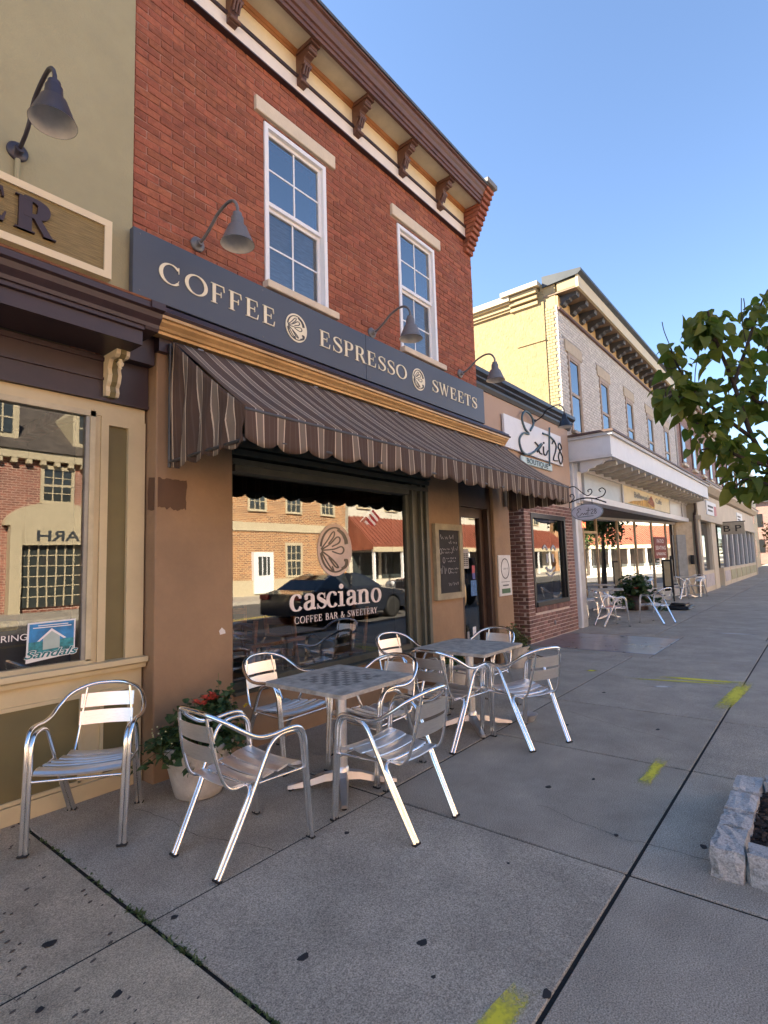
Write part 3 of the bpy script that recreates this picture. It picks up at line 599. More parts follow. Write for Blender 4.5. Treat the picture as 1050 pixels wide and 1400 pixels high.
MB().bev(3.3, 4.0, .5, 1.2, .74, .775, .01).build('table_top', wood_i, t); MB().lathe([(.04, .02), (.04, .74)], (3.65, .85, 0), 12).build('pedestal', darkroom, t); MB().lathe([(.24, .02), (.23, .05), (.05, .07)], (3.65, .85, 0), 20).build('base', darkroom, t)

# ------------------------------------------------------------------ the long sign
sg = thing('shop_sign', 'long slate-grey sign board reading COFFEE ESPRESSO SWEETS', 'sign', (4.46, -.05, 3.56))
for (a, b) in ((1.81, 4.425), (4.429, 7.125)): MB().bev(a, b, -.09, -.03, 3.56, 4.08, .003).build('panel', sign_grey, sg)
for x in (1.86, 3.0, 4.36, 4.49, 5.8, 7.07):
    for zz in (3.60, 4.04): MB().lathe([(.007, 0), (.005, .003)], (x, -.09, zz), 8, axis=(0, -1, 0)).build('screw', lamp_grey, sg)
place_text('COFFEE', 2.01, 3.15, 3.735, .168, -.097, sg, ivory, space=.12)
place_text('ESPRESSO', 3.705, 5.18, 3.735, .168, -.097, sg, ivory, space=.10)
place_text('SWEETS', 5.725, 6.90, 3.735, .162, -.097, sg, ivory, space=.10)
for x in (3.40, 5.43): emblem(x, 3.813, .135, .14, -.097, sg, ivory, mat('emblem_ink', (.06, .055, .045), .5))

# ------------------------------------------------------------------ gooseneck lamps
def lamp(x, y, z, m, lab, reach=.56, rise=.17, r=.125, up=.0):
    t = thing('gooseneck_lamp', lab, 'lamp', (x, y, z), 'gooseneck lamps over the shop signs')
    MB().lathe([(.062, 0), (.062, .014), (.05, .02), (.03, .022), (.026, .06)], (x, y, z), 20, axis=(0, -1, 0)).build('wall_plate', m, t)
    for a in (.6, 2.7, 4.8): MB().lathe([(.007, .0), (.007, .018)], (x+.048*math.cos(a), y, z+.048*math.sin(a)), 8, axis=(0, -1, 0)).build('bolt', m, t)
    e = reach
    MB().tube([(x, y-.02, z), (x, y-.09, z+.01), (x, y-.2, z+.07), (x, y-.29, z+rise*.78), (x, y-e+.14, z+rise), (x, y-e+.05, z+up+(rise-up)*.88), (x, y-e, z+up+(rise-up)*.45), (x, y-e, z+up)], .0125, 10, 6).build('arm', m, t)
    s = MB().lathe([(.018, .03), (.034, .025), (.036, -.0), (.046, -.01), (.05, -.075), (.07, -.09), (r, -.225), (r+.004, -.23)], (x, y-e, z+up), 28, caps=False)
    sh = s.build('shade', m, t)
    MB().lathe([(r+.002, -.2295), (r-.004, -.224), (.066, -.095), (.0, -.09)], (x, y-e, z+up), 28, caps=False).build('shade_lining', lamp_in, sh)
    return t
lamp(2.39, 0, 4.235, lamp_grey, 'grey gooseneck lamp above the word COFFEE')
lamp(4.64, 0, 4.19, lamp_grey, 'grey gooseneck lamp above the word ESPRESSO')
lamp(6.60, 0, 4.215, lamp_grey, 'grey gooseneck lamp above the word SWEETS')
lamp(1.08, -.012, 4.26, lamp_purple, 'dark purple gooseneck lamp on the green stucco wall', reach=.61, rise=.25, r=.122, up=.085)
lamp(9.95, .36, 4.22, lamp_black, 'black gooseneck lamp over the white boutique sign', reach=.62, rise=.22, r=.13)

# ------------------------------------------------------------------ awning
aw = thing('striped_awning', 'brown striped fabric awning with scalloped valance over the coffee shop front', 'awning', (5, -.5, 2.3))
def stripemat(name, axis, lo):
    m = bpy.data.materials.new(name); m.use_nodes = True; nt = m.node_tree; L = nt.links.new; b = nt.nodes['Principled BSDF']; b.inputs['Roughness'].default_value = .9
    g = node(nt, 'ShaderNodeNewGeometry'); sp = node(nt, 'ShaderNodeSeparateXYZ'); L(g.outputs['Position'], sp.inputs[0])
    a = node(nt, 'ShaderNodeMath', operation='DIVIDE'); a.inputs[1].default_value = .19; L(sp.outputs[axis], a.inputs[0])
    f = node(nt, 'ShaderNodeMath', operation='FRACT')
    a2 = node(nt, 'ShaderNodeMath', operation='ADD'); a2.inputs[1].default_value = 10+lo; L(a.outputs[0], a2.inputs[0]); L(a2.outputs[0], f.inputs[0])
    cr = node(nt, 'ShaderNodeValToRGB'); cr.color_ramp.interpolation = 'CONSTANT'; e = cr.color_ramp.elements
    dk, tn, ln, md = (.084, .050, .034, 1), (.18, .138, .10, 1), (.54, .43, .31, 1), (.10, .066, .048, 1)
    e[0].position = 0; e[0].color = dk; e[1].position = .18; e[1].color = md
    for p, c in ((.24, dk), (.42, md), (.46, dk), (.59, ln), (.635, tn), (.925, ln), (.97, dk)):
        q = e.new(p); q.color = c
    L(f.outputs[0], cr.inputs[0])
    nz = node(nt, 'ShaderNodeTexNoise'); nz.inputs['Scale'].default_value = 3; nz.inputs['Detail'].default_value = 8; L(g.outputs['Position'], nz.inputs[0])
    hs = node(nt, 'ShaderNodeHueSaturation'); mr = node(nt, 'ShaderNodeMapRange'); mr.inputs[3].default_value = .75; mr.inputs[4].default_value = 1.3; L(nz.outputs[0], mr.inputs[0]); L(mr.outputs[0], hs.inputs['Value']); L(cr.outputs[0], hs.inputs['Color'])
    L(hs.outputs[0], b.inputs['Base Color'])
    n2 = node(nt, 'ShaderNodeTexNoise'); n2.inputs['Scale'].default_value = 300; L(g.outputs['Position'], n2.inputs[0]); bp = node(nt, 'ShaderNodeBump'); bp.inputs['Strength'].default_value = .25; bp.inputs['Distance'].default_value = .004; L(n2.outputs[0], bp.inputs['Height']); L(bp.outputs[0], b.inputs['Normal'])
    return m
st_x = stripemat('awning_stripes', 0, 0); st_y = stripemat('awning_side_stripes', 1, .3)
AX0, AX1, AYB, AZT, AYF, AZF, AZB = 2.12, 7.88, -.11, 3.275, -1.0, 2.585, 2.325
nx, ny = 120, 10; vs = []; fs = []
for j in range(ny+1):
    t = j/ny
    for i in range(nx+1):
        x = AX0+(AX1-.2*(1-t)-AX0)*i/nx; u = i/nx*6 % 1
        sag = .006*math.sin(i*.9+t*5)*math.sin(math.pi*t)-.03*math.sin(math.pi*t)*(math.sin(math.pi*u)**.6)-.045*math.sin(math.pi*t)*max(0, (i/nx-.85)/.15)
        vs.append((x, AYB+(AYF-AYB)*t, AZT+(AZF-AZT)*t+sag))
for j in range(ny):
    for i in range(nx): k = j*(nx+1)+i; fs.append((k, k+1, k+nx+2, k+nx+1))
def cloth(vs, fs, name, m):
    o = MB().add(vs, fs, True).build(name, m, aw); s = o.modifiers.new('thick', 'SOLIDIFY'); s.thickness = .003; return o
cloth(vs, fs, 'canopy', st_x)
def scallop(u): return abs(math.sin(math.pi*u))**.65
vs = []; fs = []; nx = 21*10; ny = 5
for j in range(ny+1):
    t = j/ny
    for i in range(nx+1):
        x = AX0+(AX1-AX0)*i/nx; d = (AZF-AZB)*(.82+.18*scallop(i/10)+.02*math.sin(i*.13)+.015*math.sin(i*.041))
        vs.append((x, AYF-.004-.016*t*math.sin(i*.31+math.sin(i*.05)*2)-.008*t*math.sin(i*.83), AZF-d*t))
for j in range(ny):
    for i in range(nx): k = j*(nx+1)+i; fs.append((k, k+1, k+nx+2, k+nx+1))
cloth(vs, fs, 'valance', st_x)
for (X, sg_) in ((AX0, -1), (AX1, 1)):
    vs = []; fs = []; nn, ny = 44, 12
    for j in range(ny+1):
        t = j/ny
        for i in range(nn+1):
            s = i/nn; y = AYB+(AYF-AYB)*s
            top = AZT+(AZF-AZT)*s-(.02 if sg_ < 0 else .046)*math.sin(math.pi*s); bot = 2.275+.05*s-.035*scallop(s*4)+.03
            z = top+(bot-top)*t
            vs.append((X-(.2*(1-s) if sg_ > 0 else 0)+sg_*(.026*math.sin(s*24+t*3.1)+.01*math.sin(s*53+t*7))*min(1, t*2)*(1-s*.3)*(1-abs(2*t-1)*.4), y, z))
    for j in range(ny):
        for i in range(nn): k = j*(nn+1)+i; fs.append((k, k+1, k+nn+2, k+nn+1))
    cloth(vs, fs, 'side_panel', st_y)
pipe = mat('dull_steel_pipe', (.10, .10, .10), .5, metal=.6)
for (a, b) in (((AX0, AYF, AZF-.02), (AX1, AYF, AZF-.02)), ((AX0, AYF+.02, AZB+.06), (AX1, AYF+.02, AZB+.06)), ((AX0, -.08, 2.34), (AX0, AYF, 2.36)), ((AX1, -.08, 2.34), (AX1, AYF, 2.36)), ((AX0, -.07, 2.3), (AX0, -.07, 3.27)), ((AX1, -.07, 2.3), (AX1, -.07, 3.27))):
    MB().tube([a, b], .013, 8, 1).build('frame_pipe', pipe, aw)
for k in range(1, 6): 
    x = AX0+(AX1-AX0)*k/6; MB().tube([(x, AYB, AZT-.02), (x, AYF, AZF-.02)], .012, 8, 1).build('rafter', pipe, aw)
for x in (2.33, 3.6, 4.9, 6.2, 7.4): B(x, x+.05, -.118, -.10, 3.265, 3.285).build('clip', lamp_grey, aw)
MB().tube([(7.78, -.05, 2.36), (7.78, -.05, 2.66)], .035, 12, 1).build('gear_tube', mat('galvanised', (.45, .46, .47), .4, metal=.8), aw)

# ------------------------------------------------------------------ chalkboard and oval plaque
ck = thing('chalkboard', 'tall chalkboard menu in a pale wooden frame beside the shop door', 'chalkboard', (6.1, 0, 1.04))
fw = mat('weathered_frame_wood', (.36, .31, .20), .75, var=.15, scale=8, bump=.2)
MB().box(5.76, 5.84, -.035, .018, 1.04, 2.02).box(6.35, 6.43, -.035, .018, 1.04, 2.02).box(5.84, 6.35, -.0345, .018, 1.94, 2.02).box(5.84, 6.35, -.0345, .018, 1.04, 1.12).build('frame', fw, ck)
B(5.84, 6.35, -.012, .0175, 1.12, 1.94).build('slate', mat('chalk_slate', (.035, .033, .034), .85, var=.2, scale=3), ck)
chalk = mat('chalk', (.5, .49, .47), .95)
def script_line(x0, x1, z, h, seed, y=-.0135, wdt=.004):
    r = random.Random(seed); mb = MB(); x = x0; 
    while x < x1:
        L_ = r.uniform(.05, .12); e = min(x1, x+L_); n = max(4, int((e-x)/.012)); pts = [(x+(e-x)*k/n, z+h*(.5+.5*math.sin(k*1.9+r.random()))*r.uniform(.4, 1)) for k in range(n+1)]
        for q, poly in enumerate(stroke(pts, wdt, wdt*.8, res=3)): mb.prism(poly, 'y', y-.0001*q, y+.001)
        x = e+.025
    return mb
for i, (a, b, z, h) in enumerate(((5.90, 6.22, 1.82, .07), (6.10, 6.30, 1.76, .05), (5.94, 6.12, 1.68, .03), (5.92, 6.2, 1.635, .03), (6.16, 6.32, 1.67, .06), (6.02, 6.26, 1.56, .03), (6.06, 6.25, 1.52, .03), (6.12, 6.32, 1.42, .03), (6.12, 6.28, 1.37, .03), (5.88, 6.02, 1.36, .16), (6.06, 6.3, 1.21, .06))):
    script_line(a, b, z, h, 40+i).build('chalk_writing', chalk, ck)
for (cx, cz) in ((5.90, 1.66), (5.97, 1.545), (6.09, 1.405)):
    mb = MB()
    for q, poly in enumerate(stroke(ell(cx, cz, .025, .035, 0, 330, 10), .006, .006, res=2, close=True)): mb.prism(poly, 'y', -.0135-q*.0001, -.0125)
    mb.build('chalk_drawing', chalk, ck)
pq = thing('door_plaque', 'narrow white plaque with an oval wreath on the tan post beside the door', 'sign', (7.66, -.02, .98))
MB().bev(7.45, 7.86, -.03, -.008, .98, 1.60, .008, 2).build('board', mat('white_plaque', (.70, .68, .64), .5), pq)
mb = MB()
for q, poly in enumerate(stroke(ell(7.655, 1.395, .13, .15, 90, 422, 14), .014, .014, res=3, close=True)): mb.prism(poly, 'y', -.0335-q*.0001, -.029)
mb.build('wreath', mat('plaque_grey_ink', (.08, .08, .08), .6), pq)
script_line(7.58, 7.74, 1.38, .035, 77, -.0325, .005).build('script', MATS['plaque_grey_ink'], pq)
B(7.52, 7.79, -.0325, -.029, 1.19, 1.197).build('rule', MATS['plaque_grey_ink'], pq); B(7.56, 7.75, -.0325, -.029, 1.13, 1.15).build('rule', MATS['plaque_grey_ink'], pq)
B(7.52, 7.80, -.0325, -.029, 1.02, 1.09).build('green_band', mat('plaque_green', (.06, .14, .06), .6), pq)
# ------------------------------------------------------------------ green stucco building with the olive and cream shop front
gb = thing('green_stucco_building', 'olive green stucco building with plum cornice and cream shop window', 'building', (0, .1, 0))
stucco = mat('sage_stucco', (.35, .315, .185), .85, var=.06, scale=2, bump=.22, bscale=70, stain=.25, stainscale=1.8, staincol=(.33, .31, .21))
cream2 = mat('cream_shopfront_paint', (.60, .50, .30), .55, var=.05, scale=3, bump=.06, bscale=40, stain=.22, stainscale=5, staincol=(.45, .36, .2))
olive = mat('olive_panel_paint', (.165, .135, .055), .55, var=.06, scale=3)
GX = 1.838
MB().box(-8, GX, -.012, 12, 3.5, 9.6).build('upper_wall', stucco, gb)
B(-8.05, GX+.02, -.05, 12, 9.6, 9.8).build('parapet_cap', maroon, gb)
MB().prism([(.1, 3.105), (-.27, 3.105), (-.27, 3.205), (-.295, 3.21), (-.295, 3.235), (-.31, 3.24), (-.315, 3.265), (-.35, 3.30), (-.36, 3.335), (-.385, 3.345), (-.385, 3.385), (-.15, 3.44), (-.012, 3.47), (.1, 3.5)], 'x', -8, 1.80).build('cornice', maroon, gb)
MB().prism([(-.30, 3.22), (-.31, 3.24), (-.315, 3.265), (-.35, 3.30), (-.36, 3.335), (-.40, 3.345), (-.40, 3.395), (-.15, 3.46), (-.01, 3.48), (-.0, 3.22)], 'x', 1.80, 1.90).build('cornice_return', maroon, gb)
MB().prism([(-.28, 3.392), (-.385, 3.388), (-.39, 3.40), (-.012, 3.485), (-.012, 3.465)], 'x', -8, 1.80).build('cornice_flashing', mat('copper_flashing', (.20, .085, .05), .5, metal=.5, var=.25, scale=5), gb)
B(-8, 2.045, .12, .35, 2.765, 3.105).build('frieze', maroon, gb)
B(-8, 1.72, .105, .13, 2.92, 2.94).build('frieze_rail', maroon, gb); B(-8, 2.04, .10, .13, 2.765, 2.79).build('frieze_rail', maroon, gb); B(-8, 1.72, .105, .13, 3.06, 3.09).build('frieze_rail', maroon, gb)
B(1.80, 2.046, .03, .4, 3.1, 3.53).build('shadow_infill', maroon, gb)  # dark block stands in for the shadow between the two cornice ends
# corbel bracket
ck_ = MB().prism([(.12, 2.80), (.08, 2.80), (.065, 2.83), (.075, 2.87), (.05, 2.90), (.035, 2.95), (.05, 3.0), (.035, 3.04), (.02, 3.06), (-.06, 3.055), (-.085, 3.07), (-.09, 3.105), (.12, 3.105)], 'x', 1.705, 1.80).build('corbel', cream, gb)
MB().prism([(.12, 2.79), (.07, 2.79), (.055, 2.83), (.065, 2.87), (.04, 2.90), (.025, 2.95), (.04, 3.0), (.025, 3.045), (-.07, 3.048), (-.1, 3.07), (-.1, 3.104), (.12, 3.104)], 'x', 1.735, 1.77).build('corbel_inlay', olive, ck_)
MB().lathe([(.0, -.03), (.012, -.02), (.01, -.008), (.022, .005), (.024, .02), (.012, .035), (.014, .06)], (1.752, -.045, 3.0), 14).build('corbel_drop', cream, ck_)
# window wall
B(-8, -.6, .15, .35, 0, 2.765).build('window_wall', cream2, gb)
fr = MB().box(-.6, 2.03, .14, .3, 2.66, 2.765).box(1.705, 1.735, .13, .3, .88, 2.66).box(1.60, 1.7045, .16, .3, .88, 2.66).box(1.661, 1.7045, .145, .16, .88, 2.6595).build('shop_window', cream2, gb)
MB().box(1.625, 1.66, .12, .16, .92, 2.68).box(-.6, 1.66, .12, .16, 2.64, 2.68).box(-.6, 1.66, .12, .16, .89, .93).build('window_frame', mat('cream_gloss', (.55, .47, .30), .4), fr)
MB().box(1.60, 1.625, .13, .16, .93, 2.64).build('window_channel', mat('grey_channel', (.3, .3, .28), .4, metal=.4), fr)
MB().add([(-.6, .155, .93), (1.605, .155, .93), (1.605, .155, 2.64), (-.6, .155, 2.64)], [(0, 1, 2, 3)]).build('pane', glass('old_shop_glass', 2.2), fr)
MB().box(1.735, 1.76, .135, .3, .88, 2.66).box(1.905, 2.035, .135, .3, .88, 2.66).box(1.735, 2.0, .136, .3, 2.60, 2.66).build('panel_frame', cream2, gb)
B(1.755, 1.91, .165, .3, .88, 2.61).build('panel', olive, gb)
MB().prism([(.06, .90), (.06, .865), (.09, .85), (.10, .82), (.3, .82), (.3, .90)], 'x', -8, 2.04).build('window_sill', cream2, gb)
B(-8, 2.035, .15, .34, 0, .82).build('bulkhead', cream2, gb)
for (a, b) in ((-.1, .75), (.86, 1.60), (1.76, 1.93)):
    B(a, b, .1465, .16, .135, .675).build('olive_panel', olive, gb)
    MB().box(a-.02, b+.02, .135, .155, .675, .70).box(a-.02, a, .135, .155, .12, .675).box(b, b+.02, .135, .155, .12, .675).box(a-.02, b+.02, .135, .155, .11, .135).build('panel_bead', cream2, gb)
B(-8, 2.036, .125, .16, 0, .105).build('base_board', cream2, gb)
# things in that window
B(-.6, 1.6, .30, .31, .9, 1.16).build('display_board', mat('display_navy', (.015, .02, .05), .5, var=.5, scale=4), fr)
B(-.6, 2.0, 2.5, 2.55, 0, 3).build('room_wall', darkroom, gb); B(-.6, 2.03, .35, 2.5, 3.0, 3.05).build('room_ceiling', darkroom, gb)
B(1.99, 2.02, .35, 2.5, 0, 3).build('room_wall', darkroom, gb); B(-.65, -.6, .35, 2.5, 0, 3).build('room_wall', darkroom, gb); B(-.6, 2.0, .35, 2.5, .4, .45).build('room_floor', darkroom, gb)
sans('PLANNING & SHARING', .30, 1.115, .045, .153, fr, vinyl, width=.99) if False else sans('ARING', 1.09, 1.105, .042, .152, fr, vinyl, width=.19)
for i, c in enumerate(((.4, .05, .04), (.1, .25, .3), (.5, .45, .4), (.15, .1, .2), (.5, .4, .1))):
    MB().bev(.3+i*.2, .48+i*.2, .31, .40, 1.16, 1.22+.03*(i % 2), .01).build('display_book', mat('display_cover_%d' % i, c, .6, var=.4, scale=15), fr)
stk = thing('window_sticker', 'blue beach-hut sticker with teal script Sandals in the corner of the shop window', 'sticker', (1.42, .15, .97))
MB().prism([(1.275, .955), (1.565, .985), (1.568, 1.215), (1.28, 1.21)], 'y', .147, .151).build('border', vinyl, stk)
MB().prism([(1.287, 1.0), (1.557, 1.02), (1.557, 1.205), (1.29, 1.2)], 'y', .1455, .148).build('sky_print', mat('sticker_sky', (.03, .25, .55), .5, var=.3, scale=8), stk)
MB().prism([(1.287, 1.0), (1.557, 1.02), (1.557, 1.09), (1.287, 1.085)], 'y', .1450, .148).build('sea_print', mat('sticker_sea', (.03, .28, .32), .5, var=.4, scale=25), stk)
MB().prism([(1.37, 1.03), (1.47, 1.035), (1.47, 1.115), (1.42, 1.155), (1.37, 1.11)], 'y', .1444, .148).build('hut_print', mat('sticker_hut', (.45, .55, .5), .6), stk)
MB().prism([(1.335, 1.088), (1.42, 1.165), (1.51, 1.095), (1.495, 1.092), (1.42, 1.148), (1.35, 1.087)], 'y', .1438, .148).build('hut_roof_print', vinyl, stk)
sans('Sandals', 1.262, .982, .052, .1425, stk, vinyl, width=.325, shear=.35, bold=.05)
sans('Sandals', 1.264, .984, .05, .1415, stk, mat('sticker_teal', (.0, .18, .2), .5), width=.318, shear=.35, bold=.015)
for z, a, b in ((1.185, 1.34, 1.52), (1.172, 1.31, 1.54)): B(a, b, .1442, .147, z, z+.006).build('small_print', vinyl, stk)
# carved sign
es = thing('carved_sign', 'wood-grain shop sign with cream border and raised dark letters ER on green stucco', 'sign', (.2, -.05, 3.58))
MB().box(-3.2, 1.66, -.085, -.02, 3.985, 4.035).box(-3.2, 1.66, -.085, -.02, 3.60, 3.65).box(1.61, 1.66, -.0845, -.02, 3.65, 3.985).build('border', cream, es)
wg = mat('sandblasted_wood', (.27, .20, .085), .8, var=.3, scale=6, stretch=(1.2, 1, 38), bump=.6, bscale=5)
B(-3.2, 1.612, -.07, -.02, 3.648, 3.987).build('panel', wg, es)
place_text('R', 1.05, 1.29, 3.71, .225, -.095, es, maroon, T=.26, t=.12, dep=.03)
place_text('E', .77, 1.04, 3.71, .225, -.095, es, maroon, T=.26, t=.12, dep=.03)
MB().tube([(1.08, -.03, 4.035), (1.08, -.03, 4.2)], .016, 8, 1).build('conduit', stucco, gb)

# ------------------------------------------------------------------ boutique
bb = thing('boutique_building', 'low tan stucco boutique with black cap and brick window front', 'building', (9.6, .4, 0))
taupe = mat('taupe_stucco', (.45, .33, .25), .85, var=.05, scale=2, bump=.15, bscale=60, stain=.15, stainscale=2)
BY = .36
B(7.2, 11.78, BY, 1.2, 2.62, 4.44).build('upper_wall', taupe, bb)
B(7.2, 11.78, 1.3, 12, 2.7, 4.2).build('rear_block', taupe, bb)
MB().prism([(BY-.02, 4.36), (BY-.05, 4.42), (BY-.05, 4.46), (BY-.10, 4.50), (BY-.10, 4.53), (BY-.16, 4.57), (BY-.16, 4.64), (1.25, 4.66), (1.25, 4.40), (BY, 4.36)], 'x', 7.25, 11.9).build('parapet_cap', mat('black_cap_paint', (.022, .023, .028), .45), bb)
bpk = mat('pinkish_brick', (.25, .135, .105), .85, var=.18, scale=14, bump=.45, bscale=90, rnd=.3)
mort = mat('pale_mortar', (.66, .55, .47), .95, var=.12, scale=20, bump=.3, bscale=150)
WXa, WXb, WZa, WZb = 9.58, 11.30, .64, 2.40
MB().box(9.304, 9.58, BY+.007, .7, 0, 2.62).box(11.30, 11.74, BY+.007, .7, 0, 2.62).box(9.58, 11.30, BY+.007, .7, 0, .53).box(9.58, 11.30, BY+.007, .7, 2.40, 2.62).box(9.304, 9.58, .7, 1.35, 0, 2.62).build('mortar_wall', mort, bb)
b2 = .196; h2 = .058; pitch = .0685; bmeshs = []
for k in range(3):
    q = MB().bev(-b2/2, b2/2, -.03, .03, -h2/2, h2/2, .004, 1, .0015, rb).mesh('pier_brick_%d' % k); q.materials.append(bpk); bmeshs.append(q)
bst = MB(); singles = []
r_ = 0; z = .045
while z < 2.62:
    x = 9.30-(.104 if r_ % 2 else 0)
    while x < 11.74:
        a, b = max(x, 9.30), min(x+b2, 11.738)
        segs = [(a, b)]
        if z+h2/2 > .535 and z-h2/2 < 2.41:
            ns = []
            for (p, q) in segs:
                if q <= 9.58 or p >= 11.30: ns.append((p, q)); continue
                if p < 9.56: ns.append((p, 9.578))
                if q > 11.32: ns.append((11.302, q))
            segs = ns
        for (p, q) in segs:
            if q-p > .19 and abs(q-p-b2) < .002: singles.append(('f', (p+q)/2, z))
            elif q-p > .02: bst.bev(p, q, BY, BY+.06, z-h2/2, z+h2/2, .004, 1, .0015, rb)
        x += b2+.0105
    y = BY+(.10 if r_ % 2 else .0)
    while y < 1.3:
        e = min(y+b2, 1.34)
        if e-y > .19: singles.append(('s', y+b2/2, z))
        y += b2+.0105
    z += pitch; r_ += 1
singles.sort(key=lambda s: math.dist((s[1] if s[0] == 'f' else 9.3, BY if s[0] == 'f' else s[1], s[2]), (0, -3.87, 1.525)))
for i, (k, u, z) in enumerate(singles):
    if i < 296:
        if k == 'f': share('brick', rb.choice(bmeshs), None, bb, (u, BY+.03+rb.uniform(-.002, .002), z))
        else: share('brick', rb.choice(bmeshs), None, bb, (9.325+rb.uniform(-.002, .002), u+.004, z), (0, 0, math.pi/2))
    elif k == 'f': bst.bev(u-b2/2, u+b2/2, BY, BY+.06, z-h2/2, z+h2/2, .004, 1, .0015, rb)
    else: bst.bev(9.295, 9.35, u-b2/2, u+b2/2, z-h2/2, z+h2/2, .004, 1, .0015, rb)
bst.build('brickwork', bpk, bb, kind='stuff')
x = 9.585
while x < 11.28: MB().bev(x, x+.058, BY-.02, BY+.1, .535, .632, .004, 1, .0015, rb).build('sill_brick', bpk, bb); x += .0685
wn = MB().box(9.58, 9.65, BY-.01, .5, .64, 2.40).box(11.23, 11.30, BY-.01, .5, .64, 2.40).box(9.65, 11.23, BY-.01, .5, 2.31, 2.40).box(9.65, 11.23, BY-.03, .5, .64, .72).build('shop_window', black_frame, bb)
MB().box(11.16, 11.23, BY+.03, .5, .72, 2.31).build('inner_frame', black_frame, wn)
MB().add([(9.65, BY+.06, .72), (11.18, BY+.06, .72), (11.18, BY+.06, 2.31), (9.65, BY+.06, 2.31)], [(0, 1, 2, 3)]).build('pane', shopglass, wn)
B(9.36, 11.7, 3.0, 3.1, 0, 2.7).build('room_wall', darkroom, bb); B(9.36, 11.7, .7, 3, 2.55, 2.6).build('room_ceiling', darkroom, bb); B(11.65, 11.7, .7, 3, 0, 2.6).build('room_wall', darkroom, bb); B(9.36, 9.58, 1.35, 3, 0, 2.6).build('room_wall', darkroom, bb); B(9.36, 11.7, .7, 3, 0, .3).build('room_floor', darkroom, bb)
mb = MB()
for i, (pts, wd) in enumerate((([(10.2, 1.72), (10.3, 1.78), (10.42, 1.7)], .05), ([(10.6, 1.7), (10.72, 1.78), (10.84, 1.7)], .05), ([(10.3, 1.35), (10.52, 1.28), (10.75, 1.35)], .05), ([(10.3, 1.25), (10.52, 1.18), (10.75, 1.25)], .03), ([(10.38, 1.62), (10.38, 1.45)], .07), ([(10.68, 1.62), (10.68, 1.45)], .07))):
    for q, poly in enumerate(stroke(pts, wd, wd)): mb.prism(poly, 'y', BY+.052-.0003*i-.0001*q, BY+.056)
mb.build('window_drawing', mat('window_grey_vinyl', (.4, .4, .4), .6), wn)
B(7.95, 9.3, 1.25, 1.3, 0, 2.6).build('entry_wall', black_frame, bb); B(7.94, 9.3, .4, 1.3, 2.5, 2.61).build('entry_ceiling', black_frame, bb)
MB().box(8.3, 8.4, 1.18, 1.26, .05, 2.2).box(9.05, 9.15, 1.18, 1.26, .05, 2.2).box(8.4, 9.05, 1.18, 1.26, 2.1, 2.2).build('entry_door', dkbrown, bb)
MB().lathe([(.045, 0), (.045, .01), (.0, .012)], (10.45, BY-.002, .28), 14, axis=(0, -1, 0)).build('vent_plug', lamp_grey, bb)
# boutique sign
bs = thing('boutique_sign', 'white boutique board with looping blue script Exit 28', 'sign', (9.9, .3, 3.3))
whp = mat('white_sign_panel', (.72, .74, .76), .5, var=.03)
MB().prism([(8.55, 4.09), (11.2, 4.11), (11.24, 3.47), (8.56, 3.50)], 'y', .30, .34).build('board', whp, bs)
def su(px, py): # board coordinates
    return (8.55+px*2.68, 3.46+py*.64)
teal = mat('teal_script_paint', (.07, .13, .155), .45); blk = mat('black_script_paint', (.02, .022, .025), .45)
def tubes(paths, r, m, nm, y=.285):
    for pts in paths: MB().tube([(*su(p[0], p[1])[:1], y, su(p[0], p[1])[1]) for p in pts], r, 8, 5).build(nm, m, bs)
tubes([[(.40, .78), (.46, 1.05), (.42, 1.27), (.32, 1.30), (.27, 1.05), (.31, .78), (.37, .66), (.28, .62), (.21, .38), (.24, .08), (.33, .02), (.45, .18), (.58, .5)]], .021, teal, 'script_letter')
tubes([[(.47, .48), (.52, .40), (.54, .22), (.58, .18)], [(.60, .50), (.54, .32), (.50, .2)], [(.62, .44), (.62, .22), (.66, .2), (.70, .36)]], .014, blk, 'script_letter')
tubes([[(.755, 1.14), (.735, .6), (.715, -.12)], [(.62, .86), (.74, .86), (.84, .76)]], .018, teal, 'script_letter')
tubes([[(.79, .64), (.83, .76), (.87, .62), (.85, .42), (.80, .13), (.89, .14)], [(.945, .50), (.91, .62), (.945, .76), (.98, .62), (.945, .50), (.905, .28), (.945, .06), (.99, .28), (.945, .50)]], .013, blk, 'numeral')
MB().lathe([(.02, 0), (.02, .02), (0, .022)], (8.55+.625*2.68, .29, 3.46+.56*.64), 10, axis=(0, -1, 0)).build('script_dot', blk, bs)
MB().bev(9.22, 10.68, .315, .345, 3.30, 3.44, .01).build('name_strip', mat('pale_blue_strip', (.50, .66, .68), .5), bs)
sans('BOUTIQUE', 9.45, 3.325, .10, .309, bs, mat('dark_green_ink', (.01, .05, .055), .5), width=1.0, bold=.01)
